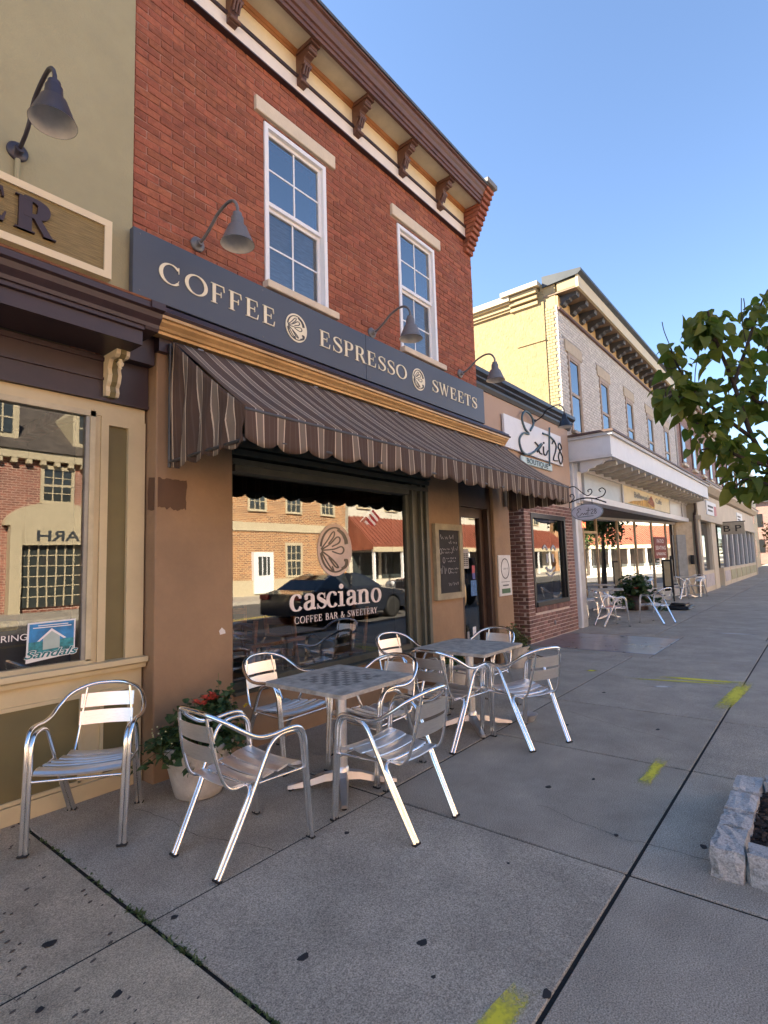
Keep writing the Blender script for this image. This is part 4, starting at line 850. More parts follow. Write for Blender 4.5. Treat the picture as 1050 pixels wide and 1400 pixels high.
# hanging oval sign
ov = thing('hanging_oval_sign', 'small white oval sign hanging from a scrolled iron bracket', 'sign', (11.62, 0, 2.3))
iron = mat('wrought_iron', (.012, .012, .013), .5, metal=.3)
OX = 11.62
MB().tube([(OX, .36, 2.72), (OX, .1, 2.79), (OX, -.15, 2.77), (OX, -.42, 2.66)], .014, 8, 5).build('bracket_arm', iron, ov)
MB().tube([(OX, .36, 3.05), (OX, .22, 3.06), (OX, .05, 2.90), (OX, -.06, 2.84), (OX, -.14, 2.90), (OX, -.12, 2.97), (OX, -.06, 2.95), (OX, -.07, 2.91)], .011, 8, 5).build('scroll', iron, ov)
MB().tube([(OX, .32, 2.74), (OX, .24, 2.82), (OX, .27, 2.9), (OX, .33, 2.88), (OX, .31, 2.84)], .010, 8, 5).build('scroll', iron, ov)
MB().tube([(OX, -.20, 2.76), (OX, -.36, 2.80), (OX, -.42, 2.9), (OX, -.36, 2.97), (OX, -.29, 2.94), (OX, -.32, 2.89)], .011, 8, 5).build('scroll', iron, ov)
B(OX-.01, OX+.01, .35, .37, 2.6, 3.1).build('wall_strap', iron, ov)
MB().prism([(-.01+.335*math.cos(a), 2.485+.178*math.sin(a)) for a in [k*math.pi/24 for k in range(48)]], 'x', OX-.012, OX+.012).build('board_edge', mat('oval_edge', (.25, .30, .34), .5), ov)
MB().prism([(-.01+.315*math.cos(a), 2.485+.160*math.sin(a)) for a in [k*math.pi/24 for k in range(48)]], 'x', OX-.016, OX+.016).build('board', mat('oval_white', (.62, .64, .70), .5), ov)
def ovt(paths, r, m):
    for pts in paths: MB().tube([(OX-.018, .24-p[0]*.5, 2.40+p[1]*.17) for p in pts], r, 6, 5).build('script_letter', m, ov)
ovt([[(.26, .85), (.20, 1.05), (.12, .9), (.17, .62), (.08, .45), (.1, .1), (.2, .12), (.32, .42), (.36, .2), (.42, .4), (.46, .2), (.52, .5)], [(.58, 1.05), (.54, .1)], [(.48, .72), (.66, .72)], [(.68, .7), (.74, .85), (.77, .65), (.68, .28), (.78, .28)], [(.86, .58), (.82, .72), (.86, .86), (.9, .72), (.86, .58), (.81, .4), (.86, .26), (.91, .4), (.86, .58)]], .0055, blk)
ovt([[(.1, -.08), (.5, -.02), (.78, .0)]], .007, teal)
for y in (.1, -.13): MB().tube([(OX, y, 2.65), (OX, y, 2.78)], .006, 6, 1).build('hanger', iron, ov)

# ------------------------------------------------------------------ white brick cafe building
wb = thing('white_brick_cafe', 'white brick cafe building with yellow stucco side wall and bracketed eaves', 'building', (18, .4, 0))
yst = mat('yellow_stucco', (.315, .245, .125), .9, var=.14, scale=12, bump=.9, bscale=26, stain=.8, stainscale=11, staincol=(.19, .135, .06), stretch=(1, 1, .8))
ypl = mat('yellow_coping_paint', (.36, .285, .15), .8, var=.05, bump=.1)
wbr = mat('white_painted_brick', (.56, .54, .50), .8, var=.08, scale=12, bump=.3, bscale=60, rnd=.10)
wmo = mat('white_brick_mortar', (.36, .34, .315), .9, var=.2, scale=6)
WX0, WX1, WY = 11.80, 24.0, .42
B(WX0+.01, WX1, WY+.42, 13, 2.86, 7.6).build('rear_block', yst, wb)
B(WX0-.012, WX0+.1, WY+.30, 13, 2.7, 7.75).build('stucco_wall', yst, wb)
MB().box(WX0-.024, WX0, WY+.30, WY+1.02, 2.7, 7.5).build('stucco_pilaster', yst, wb)
B(WX0-.04, WX0, WY+.30, WY+1.0, 6.55, 6.58).build('stucco_ledge', yst, wb)
for (a, b, p) in ((7.50, 7.56, .05), (7.56, 7.66, .08), (7.66, 7.72, .12)): B(WX0-p, WX0+.15, WY+1.1, 13, a, b).build('coping_moulding', ypl, wb)
B(WX0-.16, WX0+.3, WY+1.1, 13.1, 7.72, 7.86).build('coping', mat('pale_coping', (.46, .42, .32), .7), wb)
for (a, b, p) in ((7.45, 7.55, .06), (7.58, 7.68, .10), (7.70, 7.82, .14)): MB().bev(WX0-p, WX0+.2, WY+.42, WY+1.12, a, b, .01).build('pilaster_cap', ypl, wb)
B(WX0-.2, WX0+.25, WY+.36, WY+1.3, 7.84, 7.95).build('pilaster_coping', MATS['pale_coping'], wb)
B(WX0-.005, WX0+.3, WY+.02, WY+.38, 7.2, 7.9).build('eave_end', ypl, wb)
wins = [(12.28, 13.06), (14.55, 15.33), (17.0, 17.78), (19.5, 20.28), (22.0, 22.78)]; wz0, wz1 = 4.45, 6.32
mw = MB().box(WX0, WX1, WY+.007, WY+.4, 6.30, 7.3).box(WX0, WX1, WY+.007, WY+.4, 3.7, 4.45)
e = WX0
for (a, b) in wins+[(WX1, WX1)]: mw.box(e, a, WY+.007, WY+.4, 4.45, 6.30); e = b
mw.build('mortar_wall', wmo, wb)
wst = MB(); wq = MB(); z = 4.0; r_ = 0
while z < 7.28:
    x = WX0-.01-(.105 if r_ % 2 else 0)
    while x < WX1:
        a, b = max(x, WX0-.01), min(x+.198, WX1); mid = (a+b)/2
        hit = any(p-.19 < mid < q+.19 and 4.38 < z < 6.62 and (p-.02 < mid < q+.02 or z > 6.32) for p, q in wins) if True else False
        if not hit and b-a > .02: wst.box(a, b, WY-.002+rb.uniform(0, .004), WY+.03, z, z+.061)
        x += .209
    for q in range(2): wq.box(WX0-.012, WX0+.02, WY+.03+q*.13+(.06 if r_ % 2 else 0), WY+.15+q*.13+(.06 if r_ % 2 else 0), z, z+.061)
    z += .072; r_ += 1
wst.build('brickwork', wbr, wb, kind='stuff'); wq.build('quoin_bricks', ypl, wb, kind='stuff')
tanw = mat('tan_window_paint', (.36, .27, .19), .6, var=.08)
for (a, b) in wins:
    MB().bev(a-.16, b+.16, WY-.03, WY+.1, 6.32, 6.60, .008).build('lintel', mat('tan_lintel', (.46, .39, .29), .8, var=.08, bump=.2), wb)
    w_ = MB().box(a, a+.07, WY-.02, WY+.2, 4.45, 6.32).box(b-.07, b, WY-.02, WY+.2, 4.45, 6.32).box(a+.07, b-.07, WY-.02, WY+.2, 6.22, 6.32).box(a-.06, b+.06, WY-.09, WY+.2, 4.38, 4.45).build('window', tanw, wb)
    MB().box(a+.07, a+.11, WY-.01, WY+.06, 4.45, 6.22).box(b-.11, b-.07, WY-.01, WY+.06, 4.45, 6.22).box(a+.11, b-.11, WY-.01, WY+.06, 5.33, 5.4).box(a+.11, b-.11, WY-.01, WY+.06, 6.17, 6.22).build('sash', tanw, w_)
    for (p, q) in ((4.45, 5.33), (5.4, 6.17)): MB().add([(a+.11, WY+.01, p), (b-.11, WY+.01, p), (b-.11, WY+.01, q), (a+.11, WY+.01, q)], [(0, 1, 2, 3)]).build('pane', upglass, w_)
    B(a+.1, b-.1, WY+.15, WY+.16, 4.45, 6.2).build('blind', mat('tan_blind', (.25, .20, .15), .8), w_)
# eaves
frz = mat('warm_lit_frieze', (.52, .36, .16), .7, var=.1)  # ochre base colour carries the warm light bounced onto the frieze
B(WX0, WX1, WY-.03, WY+.3, 7.25, 7.52).build('frieze', frz, wb); B(WX0, WX1, WY-.06, WY+.2, 7.19, 7.25).build('frieze_bead', brown_trim, wb)
B(WX0-.02, WX1, WY-.46, WY+.3, 7.56, 7.60).build('soffit', mat('brown_soffit', (.23, .16, .10), .7), wb)
B(WX0-.03, WX1, WY-.52, WY-.46, 7.56, 7.86).build('eave_fascia', cream2, wb)
MB().prism([(WY-.52, 7.84), (WY-.60, 7.90), (WY-.60, 7.96), (WY+.3, 8.06), (WY+.3, 7.80)], 'x', WX0-.06, WX1).build('eave_gutter', mat('dark_gutter', (.04, .05, .06), .5), wb)
B(WX0-.025, WX0+.2, WY-.47, WY-.03, 7.60, 7.8).build('eave_return', ypl, wb)
x = WX0+.14
while x < WX1-.2:
    MB().prism([(WY-.03, 7.33), (WY-.10, 7.34), (WY-.14, 7.40), (WY-.22, 7.42), (WY-.26, 7.46), (WY-.40, 7.47), (WY-.42, 7.56), (WY-.03, 7.56)], 'x', x, x+.2).build('bracket', mat('dark_slate_paint', (.06, .062, .07), .6), wb); x += .62
# shopfront with canopy
lgrey = mat('pale_grey_paint', (.48, .49, .50), .55, var=.04); wgrey = mat('white_grey_paint', (.66, .67, .68), .5, var=.03); bgrey = mat('blue_grey_panel', (.22, .26, .31), .55, var=.05)
panelm = mat('panel_grey', (.36, .37, .36), .35, var=.05)
cY = -.52
B(WX0+.05, 24.2, cY, WY+.05, 3.70, 4.12).build('canopy', wgrey, wb)
for (nm, x0, x1, y0, y1, z0, z1) in (('canopy_cornice', WX0, 24.25, cY-.06, WY, 4.12, 4.19), ('canopy_roof', WX0-.03, 24.28, cY-.09, WY+.02, 4.19, 4.24)):
    B(x0, x1, y0, y1, z0, z1).build(nm, lgrey if 'cor' in nm else mat('brown_canopy_roof', (.10, .06, .05), .6), wb)
B(WX0+.06, 24.2, cY-.015, WY, 3.655, 3.70).build('canopy_rail', wgrey, wb)
x = 12.45
while x < 24.0:
    MB().prism([(.22, 3.50), (-.1, 3.50), (-.30, 3.54), (-.44, 3.56), (-.44, 3.655), (.22, 3.655)], 'x', x, x+.12).build('canopy_bracket', mat('cream_grey_bracket', (.44, .42, .37), .6), wb); x += .62
MB().prism([(.2, 3.40), (.05, 3.42), (.02, 3.47), (-.1, 3.49), (-.14, 3.53), (-.28, 3.55), (-.32, 3.6), (-.46, 3.62), (-.46, 3.655), (.2, 3.655)], 'x', 12.0, 12.07).build('canopy_scroll', wgrey, wb)
B(11.86, 12.06, .42, .9, 2.55, 3.66).build('side_panel', bgrey, wb)
MB().box(12.06, 12.32, .30, .55, 2.75, 3.655).box(11.95, 12.08, .36, .6, 0, 3.655).build('corner_post', wgrey, wb)
MB().bev(12.07, 12.36, .36, .52, 0, 2.8, .01).build('post', mat('cream_post_paint', (.52, .50, .46), .6, stain=.2, stainscale=4), wb)
B(12.12, 24.1, .2, .6, 2.80, 2.95).build('beam', wgrey, wb); B(12.12, 24.1, .21, .6, 3.46, 3.655).build('beam', lgrey, wb)
for (a, b) in ((12.32, 15.2), (20.95, 23.0), (23.15, 24.0)): B(a, b, .24, .5, 2.95, 3.46).build('sign_panel', panelm, wb)
for a in (15.2, 20.85, 23.0): B(a, a+.1, .2, .5, 2.95, 3.46).build('panel_post', lgrey, wb)
B(12.1, 24.1, .5, 2.4, 2.78, 2.82).build('recess_ceiling', mat('dark_recess', (.05, .05, .055), .8), wb)
# recessed glazing set at an angle
ga, gbp = Vector((15.3, 1.85)), Vector((23.45, .62)); gd = (gbp-ga).normalized()
def onglass(s, w_, z0, z1, name, m, off=0., dep=.06, par=None):
    p = ga+gd*s; n_ = Vector((gd.y, -gd.x)); q = p+gd*w_
    v = [(*(p+n_*off), z0), (*(q+n_*off), z0), (*(q+n_*(off+dep)), z0), (*(p+n_*(off+dep)), z0), (*(p+n_*off), z1), (*(q+n_*off), z1), (*(q+n_*(off+dep)), z1), (*(p+n_*(off+dep)), z1)]
    return MB().add(v, [(0, 3, 2, 1), (4, 5, 6, 7), (0, 1, 5, 4), (1, 2, 6, 5), (2, 3, 7, 6), (3, 0, 4, 7)]).build(name, m, par or wb)
tot = (gbp-ga).length
gz = onglass(0, tot, .0, .38, 'shop_window', lgrey, 0, .05)
p, q = ga, gbp
tint_glass = glass('cafe_glass', 1.9, (.6, .62, .6))
mull = mat('bronze_mullion', (.40, .31, .20), .45, metal=.3)
ms = [0, .9, 1.75, 3.2, 4.55, 5.95, 7.25, tot-.06]
for i, s in enumerate(ms): onglass(s, .055, .38, 2.78, 'mullion', mull, -.01, .07, gz)
onglass(0, 1.75, 2.25, 2.32, 'transom', mull, -.01, .07, gz); onglass(0, tot, 2.70, 2.78, 'transom', lgrey, -.01, .07, gz)
for i in range(len(ms)-1): onglass(ms[i]+.05, ms[i+1]-ms[i]-.045, .38, 2.7, 'pane', tint_glass, .02, .004, gz)
onglass(.55, .03, .95, 1.35, 'door_handle', dkbrown, .07, .05, gz)
oo = onglass(.35, .75, 2.38, 2.62, 'open_sign', black_frame, .045, .01, gz)
sans('OPEN', ga.x+gd.x*.42+gd.y*.07, 2.42, .16, ga.y+gd.y*.42-gd.x*.07, gz, mat('red_neon', (.8, .05, .02), .4, emit=((1, .08, .03), 2.2)), width=.62, xdir=(gd.x, gd.y, 0), bold=.02)
onglass(6.1, 1.1, 1.42, 2.2, 'seating_poster', mat('maroon_poster', (.22, .05, .045), .6), .045, .004, gz)
for (tx, zz, ww, hh) in (('PATIO', 1.98, .62, .14), ('SEATING', 1.74, .9, .14), ('& PARKING', 1.53, .85, .11)):
    s = 6.65-ww/2; sans(tx, ga.x+gd.x*s+gd.y*.055, zz, hh, ga.y+gd.y*s-gd.x*.055, gz, vinyl, width=ww, xdir=(gd.x, gd.y, 0))
for k in range(3): onglass(6.25, .8, 1.30-k*.1, 1.34-k*.1, 'poster_line', vinyl, .045, .003, gz)
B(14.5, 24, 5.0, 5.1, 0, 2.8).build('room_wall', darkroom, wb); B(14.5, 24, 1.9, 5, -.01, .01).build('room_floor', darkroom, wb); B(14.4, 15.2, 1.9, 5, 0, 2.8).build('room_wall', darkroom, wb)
B(12.1, 15.3, 1.9, 2.0, 0, 2.8).build('entry_wall', lgrey, wb)
MB().prism([(23.45, .55), (24.15, .12), (24.15, .5), (23.5, .9)], 'z', 0, 2.8).build('end_wall', mat('tan_wall', (.44, .37, .27), .7), wb)
MB().prism([(23.40, .57), (23.78, .335), (23.76, .30), (23.38, .53)], 'z', .02, 2.3).build('side_door', mat('grey_door', (.23, .26, .28), .5), wb)
MB().box(23.85, 24.0, .08, .2, 1.15, 1.5).build('mailbox', black_frame, wb)
MB().tube([(24.12, -.05, 3.7), (24.12, -.05, 3.3), (24.2, .0, 3.1), (24.22, .02, 2.9), (24.22, .0, .05)], .05, 10, 4).build('downpipe', mat('brown_downpipe', (.05, .03, .025), .5), wb)
cs = thing('cafe_sign', 'cream cafe sign with painted landscape under the grey canopy', 'sign', (18, .2, 2.95))
B(15.32, 20.83, .205, .235, 2.97, 3.45).build('board', mat('cafe_sign_cream', (.66, .60, .40), .6, var=.05), cs)
MB().prism([(15.6, 2.99), (18.6, 2.99), (18.7, 3.1), (18.4, 3.28), (17.9, 3.24), (17.0, 3.14), (16.2, 3.08)], 'y', .200, .206).build('painted_hill', mat('painted_hill', (.55, .33, .07), .7, var=.3, scale=4), cs)
MB().prism([(17.8, 3.14), (18.5, 3.03), (18.65, 3.16), (18.3, 3.38), (18.1, 3.3)], 'y', .197, .206).build('painted_village', mat('painted_village', (.35, .13, .06), .7, var=.4, scale=14), cs)
sans("Bellevue's", 16.3, 3.19, .17, .195, cs, mat('sign_slate_ink', (.18, .21, .22), .6), width=1.75, bold=.01); sans('Cafe', 18.8, 3.19, .17, .195, cs, MATS['sign_slate_ink'], width=.85, bold=.01)

# ------------------------------------------------------------------ brick terrace with cream shopfronts
bp = thing('brick_terrace', 'far red-brown brick terrace with cream shopfronts and dentil cornice', 'building', (35, 0, 0))
fbrick = brickmat('far_brick', (.24, .125, .10), (.17, .085, .07), (.34, .26, .22))
fcream = mat('far_cream_paint', (.58, .50, .38), .65, var=.06, scale=1)
B(24.35, 46, .42, 13, 3.5, 7.7).build('upper_wall', fbrick, bp)
B(24.02, 24.34, .40, 13, 3.5, 7.3).build('party_pier', wmo, bp)
for i in range(9):
    a = 25.0+i*2.3
    w_ = B(a, a+.75, .37, .5, 5.3, 7.0).build('window', brown_trim, bp); B(a+.1, a+.65, .36, .372, 5.4, 6.9).build('pane', mat('dark_pane', (.02, .025, .03), .08, spec=.9), w_); B(a-.1, a+.85, .30, .45, 5.2, 5.3).build('sill', fcream, w_)
B(24.35, 46.1, .25, .5, 7.55, 7.62).build('cornice_band', fcream, bp)
for i in range(60): B(24.6+i*.355, 24.75+i*.355, .05, .42, 7.68, 7.86).build('dentil', fcream, bp)
MB().prism([(.42, 7.62), (.2, 7.64), (.2, 7.86), (-.05, 7.88), (-.12, 8.02), (.6, 8.05), (.6, 7.62)], 'x', 24.6, 46.2).build('cornice', mat('brown_cornice', (.20, .13, .09), .7), bp)
B(24.3, 46, -.1, .5, 3.05, 4.05).build('signband', fcream, bp)
MB().prism([(.4, 4.05), (-.25, 4.1), (-.45, 4.3), (-.45, 4.4), (.4, 4.75)], 'x', 24.3, 46.1).build('shop_cornice', fcream, bp)
B(24.28, 46.1, -.48, .4, 4.40, 4.46).build('cornice_cap', brown_trim, bp)
B(24.3, 46, -.2, .4, 2.88, 3.05).build('architrave', fcream, bp)
for (a, b) in ((24.3, 24.75), (27.3, 28.5), (46, 46.3)): B(a, b, -.1, .5, 0, 2.9).build('pier', fcream, bp)
gfar = mat('far_window_glass', (.02, .022, .024), .04, spec=1.0)
xx = [(24.75, 27.3)]+[(30.2+i*2.2, 32.3+i*2.2) for i in range(7)]
for (a, b) in xx:
    B(a, b, -.08, .4, 0, .85).build('bulkhead', fcream, bp); B(a+.2, b-.2, -.1, 0, .2, .7).build('bulkhead_panel', mat('lilac_panel', (.48, .44, .46), .6) if a < 31 else mat('olive_grey_panel', (.36, .34, .2), .6), bp)
    B(a, b, .05, .4, .85, 2.9).build('pane', gfar, bp); B(b-.12, b+.12, -.06, .4, .85, 2.9).build('window_post', lgrey if a > 25 else fcream, bp)
B(28.5, 30.2, .3, .4, .1, 2.9).build('entry_door', mat('cream_door', (.5, .43, .3), .6), bp)
for (a, z, tx) in ((26.3, 3.2, None), (36.5, 3.25, None)):
    s = thing('shop_board', 'small white shop board with red corner on the cream signband' if a < 30 else 'pale blue-white shop board further along the cream signband', 'sign', (a, -.12, z))
    B(a, a+2.6, -.14, -.102, z, z+.6).build('board', whp, s); B(a+.3, a+1.7, -.146, -.139, z+.33, z+.42).build('text_line', dark_ink, s); B(a+.3, a+1.5, -.146, -.139, z+.16, z+.24).build('text_line', dark_ink, s)
    if a < 30: B(a+1.9, a+2.55, -.147, -.139, z+.02, z+.45).build('red_corner', mat('pale_red', (.55, .2, .2), .6), s)
s = thing('blade_sign', 'square cream hanging sign with the letters B P', 'sign', (30.1, -.5, 2.4))
B(30.06, 30.14, -1.05, -.12, 2.42, 2.98).build('board', mat('cream_blade', (.44, .38, .28), .6), s)
sans('B P', 30.05, 2.55, .30, -.22, s, dark_ink, width=.72, xdir=(0, -1, 0), bold=.01); B(30.08, 30.12, -1.1, .0, 2.98, 3.02).build('arm', iron, s)
# further along the street
fb = thing('far_cream_building', 'pale cream building far down the street behind the tree', 'building', (60, 3, 0))
B(47.5, 70, 1.5, 14, 0, 9).build('wall', mat('far_cream_wall', (.62, .54, .36), .8), fb); B(47.2, 70.3, 1.2, 14.3, 9, 9.4).build('roof_edge', fcream, fb)
for i in range(5):
    for z in (1.2, 4.4, 6.6): B(49+i*4, 50.2+i*4, 1.46, 1.52, z, z+1.6).build('window', gfar, fb)
for j in range(3): 
    for z in (4.4, 6.6): B(47.46, 47.52, 3+j*3, 4.1+j*3, z, z+1.6).build('window', gfar, fb)
fb2 = thing('far_brick_house', 'brick house with dark gable closing the far end of the street', 'building', (95, -4, 0))
B(85, 100, -3, 10, 0, 8).build('wall', fbrick, fb2); MB().prism([(-3.4, 8), (10.4, 8), (3.5, 12)], 'x', 84.6, 100.4).build('roof', roofmat, fb2)
for j in range(3):
    for z in (1.5, 4.8): B(84.95, 85.02, -1.5+j*3.6, -.3+j*3.6, z, z+1.7).build('window', gfar, fb2)
# ------------------------------------------------------------------ across the street (seen in the shop windows)
OYF = -20.3
obr = brickmat('opposite_brick', (.44, .19, .065), (.17, .06, .024), (.55, .40, .24), .30, .10, .02)
obr2 = brickmat('opposite_red_brick', (.36, .12, .08), (.17, .055, .04), (.50, .36, .28), .30, .10, .018)
ocr = mat('opposite_cream_trim', (.55, .47, .32), .7, var=.05); oslate = mat('slate_roof', (.12, .10, .085), .8, var=.25, scale=3, bump=.6, bscale=12)
ogl = mat('opposite_pane', (.05, .06, .06), .08, spec=.8)
def opp_window(par, x0, x1, z0, z1, nx=3, nz=4, y=OYF, trim=ocr):
    w_ = MB().box(x0-.12, x0, y-.05, y+.08, z0-.12, z1+.18).box(x1, x1+.12, y-.05, y+.08, z0-.12, z1+.18).box(x0, x1, y-.05, y+.08, z1, z1+.18).box(x0-.06, x1+.06, y-.05, y+.12, z0-.12, z0).build('window', trim, par)
    B(x0, x1, y-.05, y+.02, z0, z1).build('pane', ogl, w_)
    mb = MB()
    for k in range(1, nx): xx_ = x0+(x1-x0)*k/nx; mb.box(xx_-.02, xx_+.02, y, y+.05, z0, z1)
    for k in range(1, nz): zz_ = z0+(z1-z0)*k/nz; h_ = .05 if k*2 == nz else .018; mb.box(x0, x1, y, y+.048, zz_-h_, zz_+h_)
    mb.build('glazing_bars', trim, w_)
A_ = thing('slate_roofed_hall', 'brick hall with slate roof and arched entrance, reflected in the left shop window', 'building', (5, -24, 0))
B(-12, 13.2, -34, OYF, 0, 6.1).build('wall', obr2, A_); B(-12.3, 13.5, -34.3, OYF+.3, 6.1, 6.45).build('eaves', ocr, A_)
for k in range(50): B(-12+k*.5, -11.8+k*.5, OYF+.1, OYF+.28, 5.92, 6.1).build('dentil', ocr, A_)
MB().prism([(OYF+.4, 6.45), (-27.2, 11.6), (-34.4, 6.45)], 'x', -12.4, 13.6).build('roof', oslate, A_)
for x in (0.5, 3.6, 6.8, 10.0):
    d_ = MB().prism([(x-.6, 6.9), (x+.6, 6.9), (x+.6, 8.4), (x, 9.0), (x-.6, 8.4)], 'y', -24, OYF-.4).build('dormer', ocr, A_); B(x-.35, x+.35, OYF-.42, OYF-.36, 7.2, 8.4).build('pane', ogl, d_)
    MB().box(x-.03, x+.03, OYF-.37, OYF-.33, 7.2, 8.4).box(x-.35, x+.35, OYF-.37, OYF-.332, 7.78, 7.84).build('glazing_bars', ocr, d_)
for x in (-9, -6, -3, 0, 3, 5.2, 11.6): opp_window(A_, x, x+1.0, 4.5, 5.8); opp_window(A_, x, x+1.0, 1.0, 3.0)
opp_window(A_, 8.2, 9.2, 4.5, 5.8)
en = MB().box(7.0, 7.4, OYF-.05, OYF+.4, 0, 3.4).box(10.0, 10.4, OYF-.05, OYF+.4, 0, 3.4).box(7.4, 10.0, OYF-.05, OYF+.35, 2.66, 3.4).build('arched_entrance', ocr, A_)
MB().prism([(8.7+1.9*math.cos(a), 3.4+1.0*math.sin(a)) for a in [k*math.pi/16 for k in range(17)]], 'y', OYF-.05, OYF+.32).build('arch', ocr, en)
B(7.4, 10.0, OYF-.02, OYF+.1, .2, 2.66).build('glass_doors', ogl, en)
mb = MB()
for k in range(1, 8): mb.box(7.4+k*.325-.025, 7.4+k*.325+.025, OYF+.08, OYF+.14, .2, 2.66)
for k in range(1, 6): mb.box(7.4, 10.0, OYF+.08, OYF+.138, .2+k*.41-.02, .2+k*.41+.02)
mb.build('door_bars', ocr, en)
sans('ARH', 9.5, 2.82, .42, OYF+.36, en, mat('slate_letter', (.05, .06, .07), .5), width=1.6, xdir=(-1, 0, 0), bold=.02)
B_ = thing('banded_brick_block', 'orange brick block with cream band across the street, reflected in the coffee shop window', 'building', (20, -24, 0))
B(14.0, 26, -34, OYF, 0, 9).build('wall', obr, B_); B(14.0, 26, OYF, OYF+.08, 3.55, 4.03).build('stone_band', ocr, B_); B(14.0, 26, OYF, OYF+.12, 0, .85).build('stone_base', ocr, B_); B(13.8, 26.2, -34, OYF+.35, 9, 9.5).build('parapet', ocr, B_)
for x in (15.0, 18.3, 21.0, 23.8): opp_window(B_, x, x+1.05, 4.75, 6.6, 3, 4)
for x in (15.2, 20.95, 24.0): opp_window(B_, x, x+1.05, 1.0, 2.75, 3, 4)
dd = MB().box(18.45, 19.8, OYF, OYF+.2, .1, 2.35).build('door', vinyl, B_); B(18.75, 19.5, OYF+.19, OYF+.22, 1.1, 2.1).build('pane', ogl, dd)
for x in (18.95, 19.25): B(x, x+.05, OYF+.2, OYF+.25, 1.1, 2.1).build('door_bar', vinyl, dd)
C_ = thing('red_awning_store', 'store with red metal roof across the street, reflected in the coffee window', 'building', (33, -24, 0))
B(26.3, 62, -34, OYF, 0, 8.2).build('wall', mat('opposite_white_wall', (.62, .58, .48), .7, var=.08), C_)
redm = mat('red_metal_roof', (.25, .08, .048), .45, var=.12, scale=2)
MB().prism([(OYF, 4.75), (OYF+2.1, 2.75), (OYF+2.1, 2.45), (OYF, 2.45)], 'x', 26.3, 62).build('metal_roof', redm, C_)
for k in range(89):
    x = 26.4+k*.4; MB().prism([(OYF, 4.755), (OYF, 4.81), (OYF+2.13, 2.80), (OYF+2.13, 2.75)], 'x', x, x+.05).build('roof_seam', redm, C_)
B(26.3, 62, OYF+2.1, OYF+2.16, 2.3, 2.62).build('roof_fascia', ocr, C_)
for k in range(11): B(26.6+k*3, 29.2+k*3, OYF, OYF+.06, .5, 2.3).build('window', ogl, C_); opp_window(C_, 27.2+k*3, 28.5+k*3, 5.4, 7.0, 2, 2)
for k in range(12): B(26.4+k*3, 26.55+k*3, OYF+1.9, OYF+2.05, 0, 2.45).build('porch_post', vinyl, C_)
D_ = thing('far_opposite_block', 'long brick block further along the opposite side, seen only in reflections', 'building', (65, -26, 0))
B(63, 110, -34, OYF, 0, 8.5).build('wall', obr, D_)
for k in range(11): opp_window(D_, 64.5+k*4, 65.8+k*4, 5, 6.8, 2, 2); B(64+k*4, 67+k*4, OYF, OYF+.05, .6, 2.8).build('window', ogl, D_)
E_ = thing('near_opposite_block', 'plain brick block opposite behind the viewer, seen only in reflections', 'building', (-30, -26, 0))
B(-60, -13.5, -34, OYF, 0, 8.5).build('wall', obr, E_)
for k in range(10): opp_window(E_, -58+k*4.4, -56.7+k*4.4, 4.7, 6.4, 2, 2); B(-58.6+k*4.4, -55.6+k*4.4, OYF, OYF+.05, .6, 2.8).build('window', ogl, E_)
fl = thing('flag', 'small striped red and white flag on a slanted pole across the street', 'flag', (26.9, OYF, 4.0))
MB().tube([(26.9, OYF, 4.0), (27.3, OYF+1.3, 5.2)], .025, 8, 1).build('pole', vinyl, fl)
for k in range(7):
    m = mat('flag_red', (.4, .03, .04), .7) if k % 2 == 0 else vinyl
    MB().add([(27.32-.02*k, OYF+1.3-.12*k, 5.15-.14*k), (27.32-.02*k, OYF+1.18-.12*k, 5.04-.14*k), (28.1, OYF+1.1-.12*k, 4.5-.13*k), (28.1, OYF+1.22-.12*k, 4.62-.13*k)], [(0, 1, 2, 3)]).build('stripe', m, fl)
# ------------------------------------------------------------------ parked vehicles (seen in the shop windows)
tyre = mat('tyre_rubber', (.02, .02, .02), .8); rim = mat('alloy_rim', (.5, .5, .52), .3, metal=1)
def bevelled(poly, y0, y1, c, seg=2):
    mb = MB().prism(poly, 'y', y0, y1); bm = bmesh.new(); vs = [bm.verts.new(v) for v in mb.v]
    for f in mb.f: bm.faces.new([vs[i] for i in f])
    bmesh.ops.recalc_face_normals(bm, faces=bm.faces); bm.normal_update()
    ed = [e for e in bm.edges if abs(e.verts[0].co.y-e.verts[1].co.y) < 1e-6]
    bmesh.ops.bevel(bm, geom=ed, offset=c, segments=seg, affect='EDGES', profile=.6); bm.verts.index_update()
    out = MB().add([v.co[:] for v in bm.verts], [[v.index for v in f.verts] for f in bm.faces]); bm.free(); return out
def arch(cx, r, z0): return [(cx-r*math.cos(a), max(z0, .33+r*math.sin(a))) for a in [k*math.pi/8 for k in range(9)]]
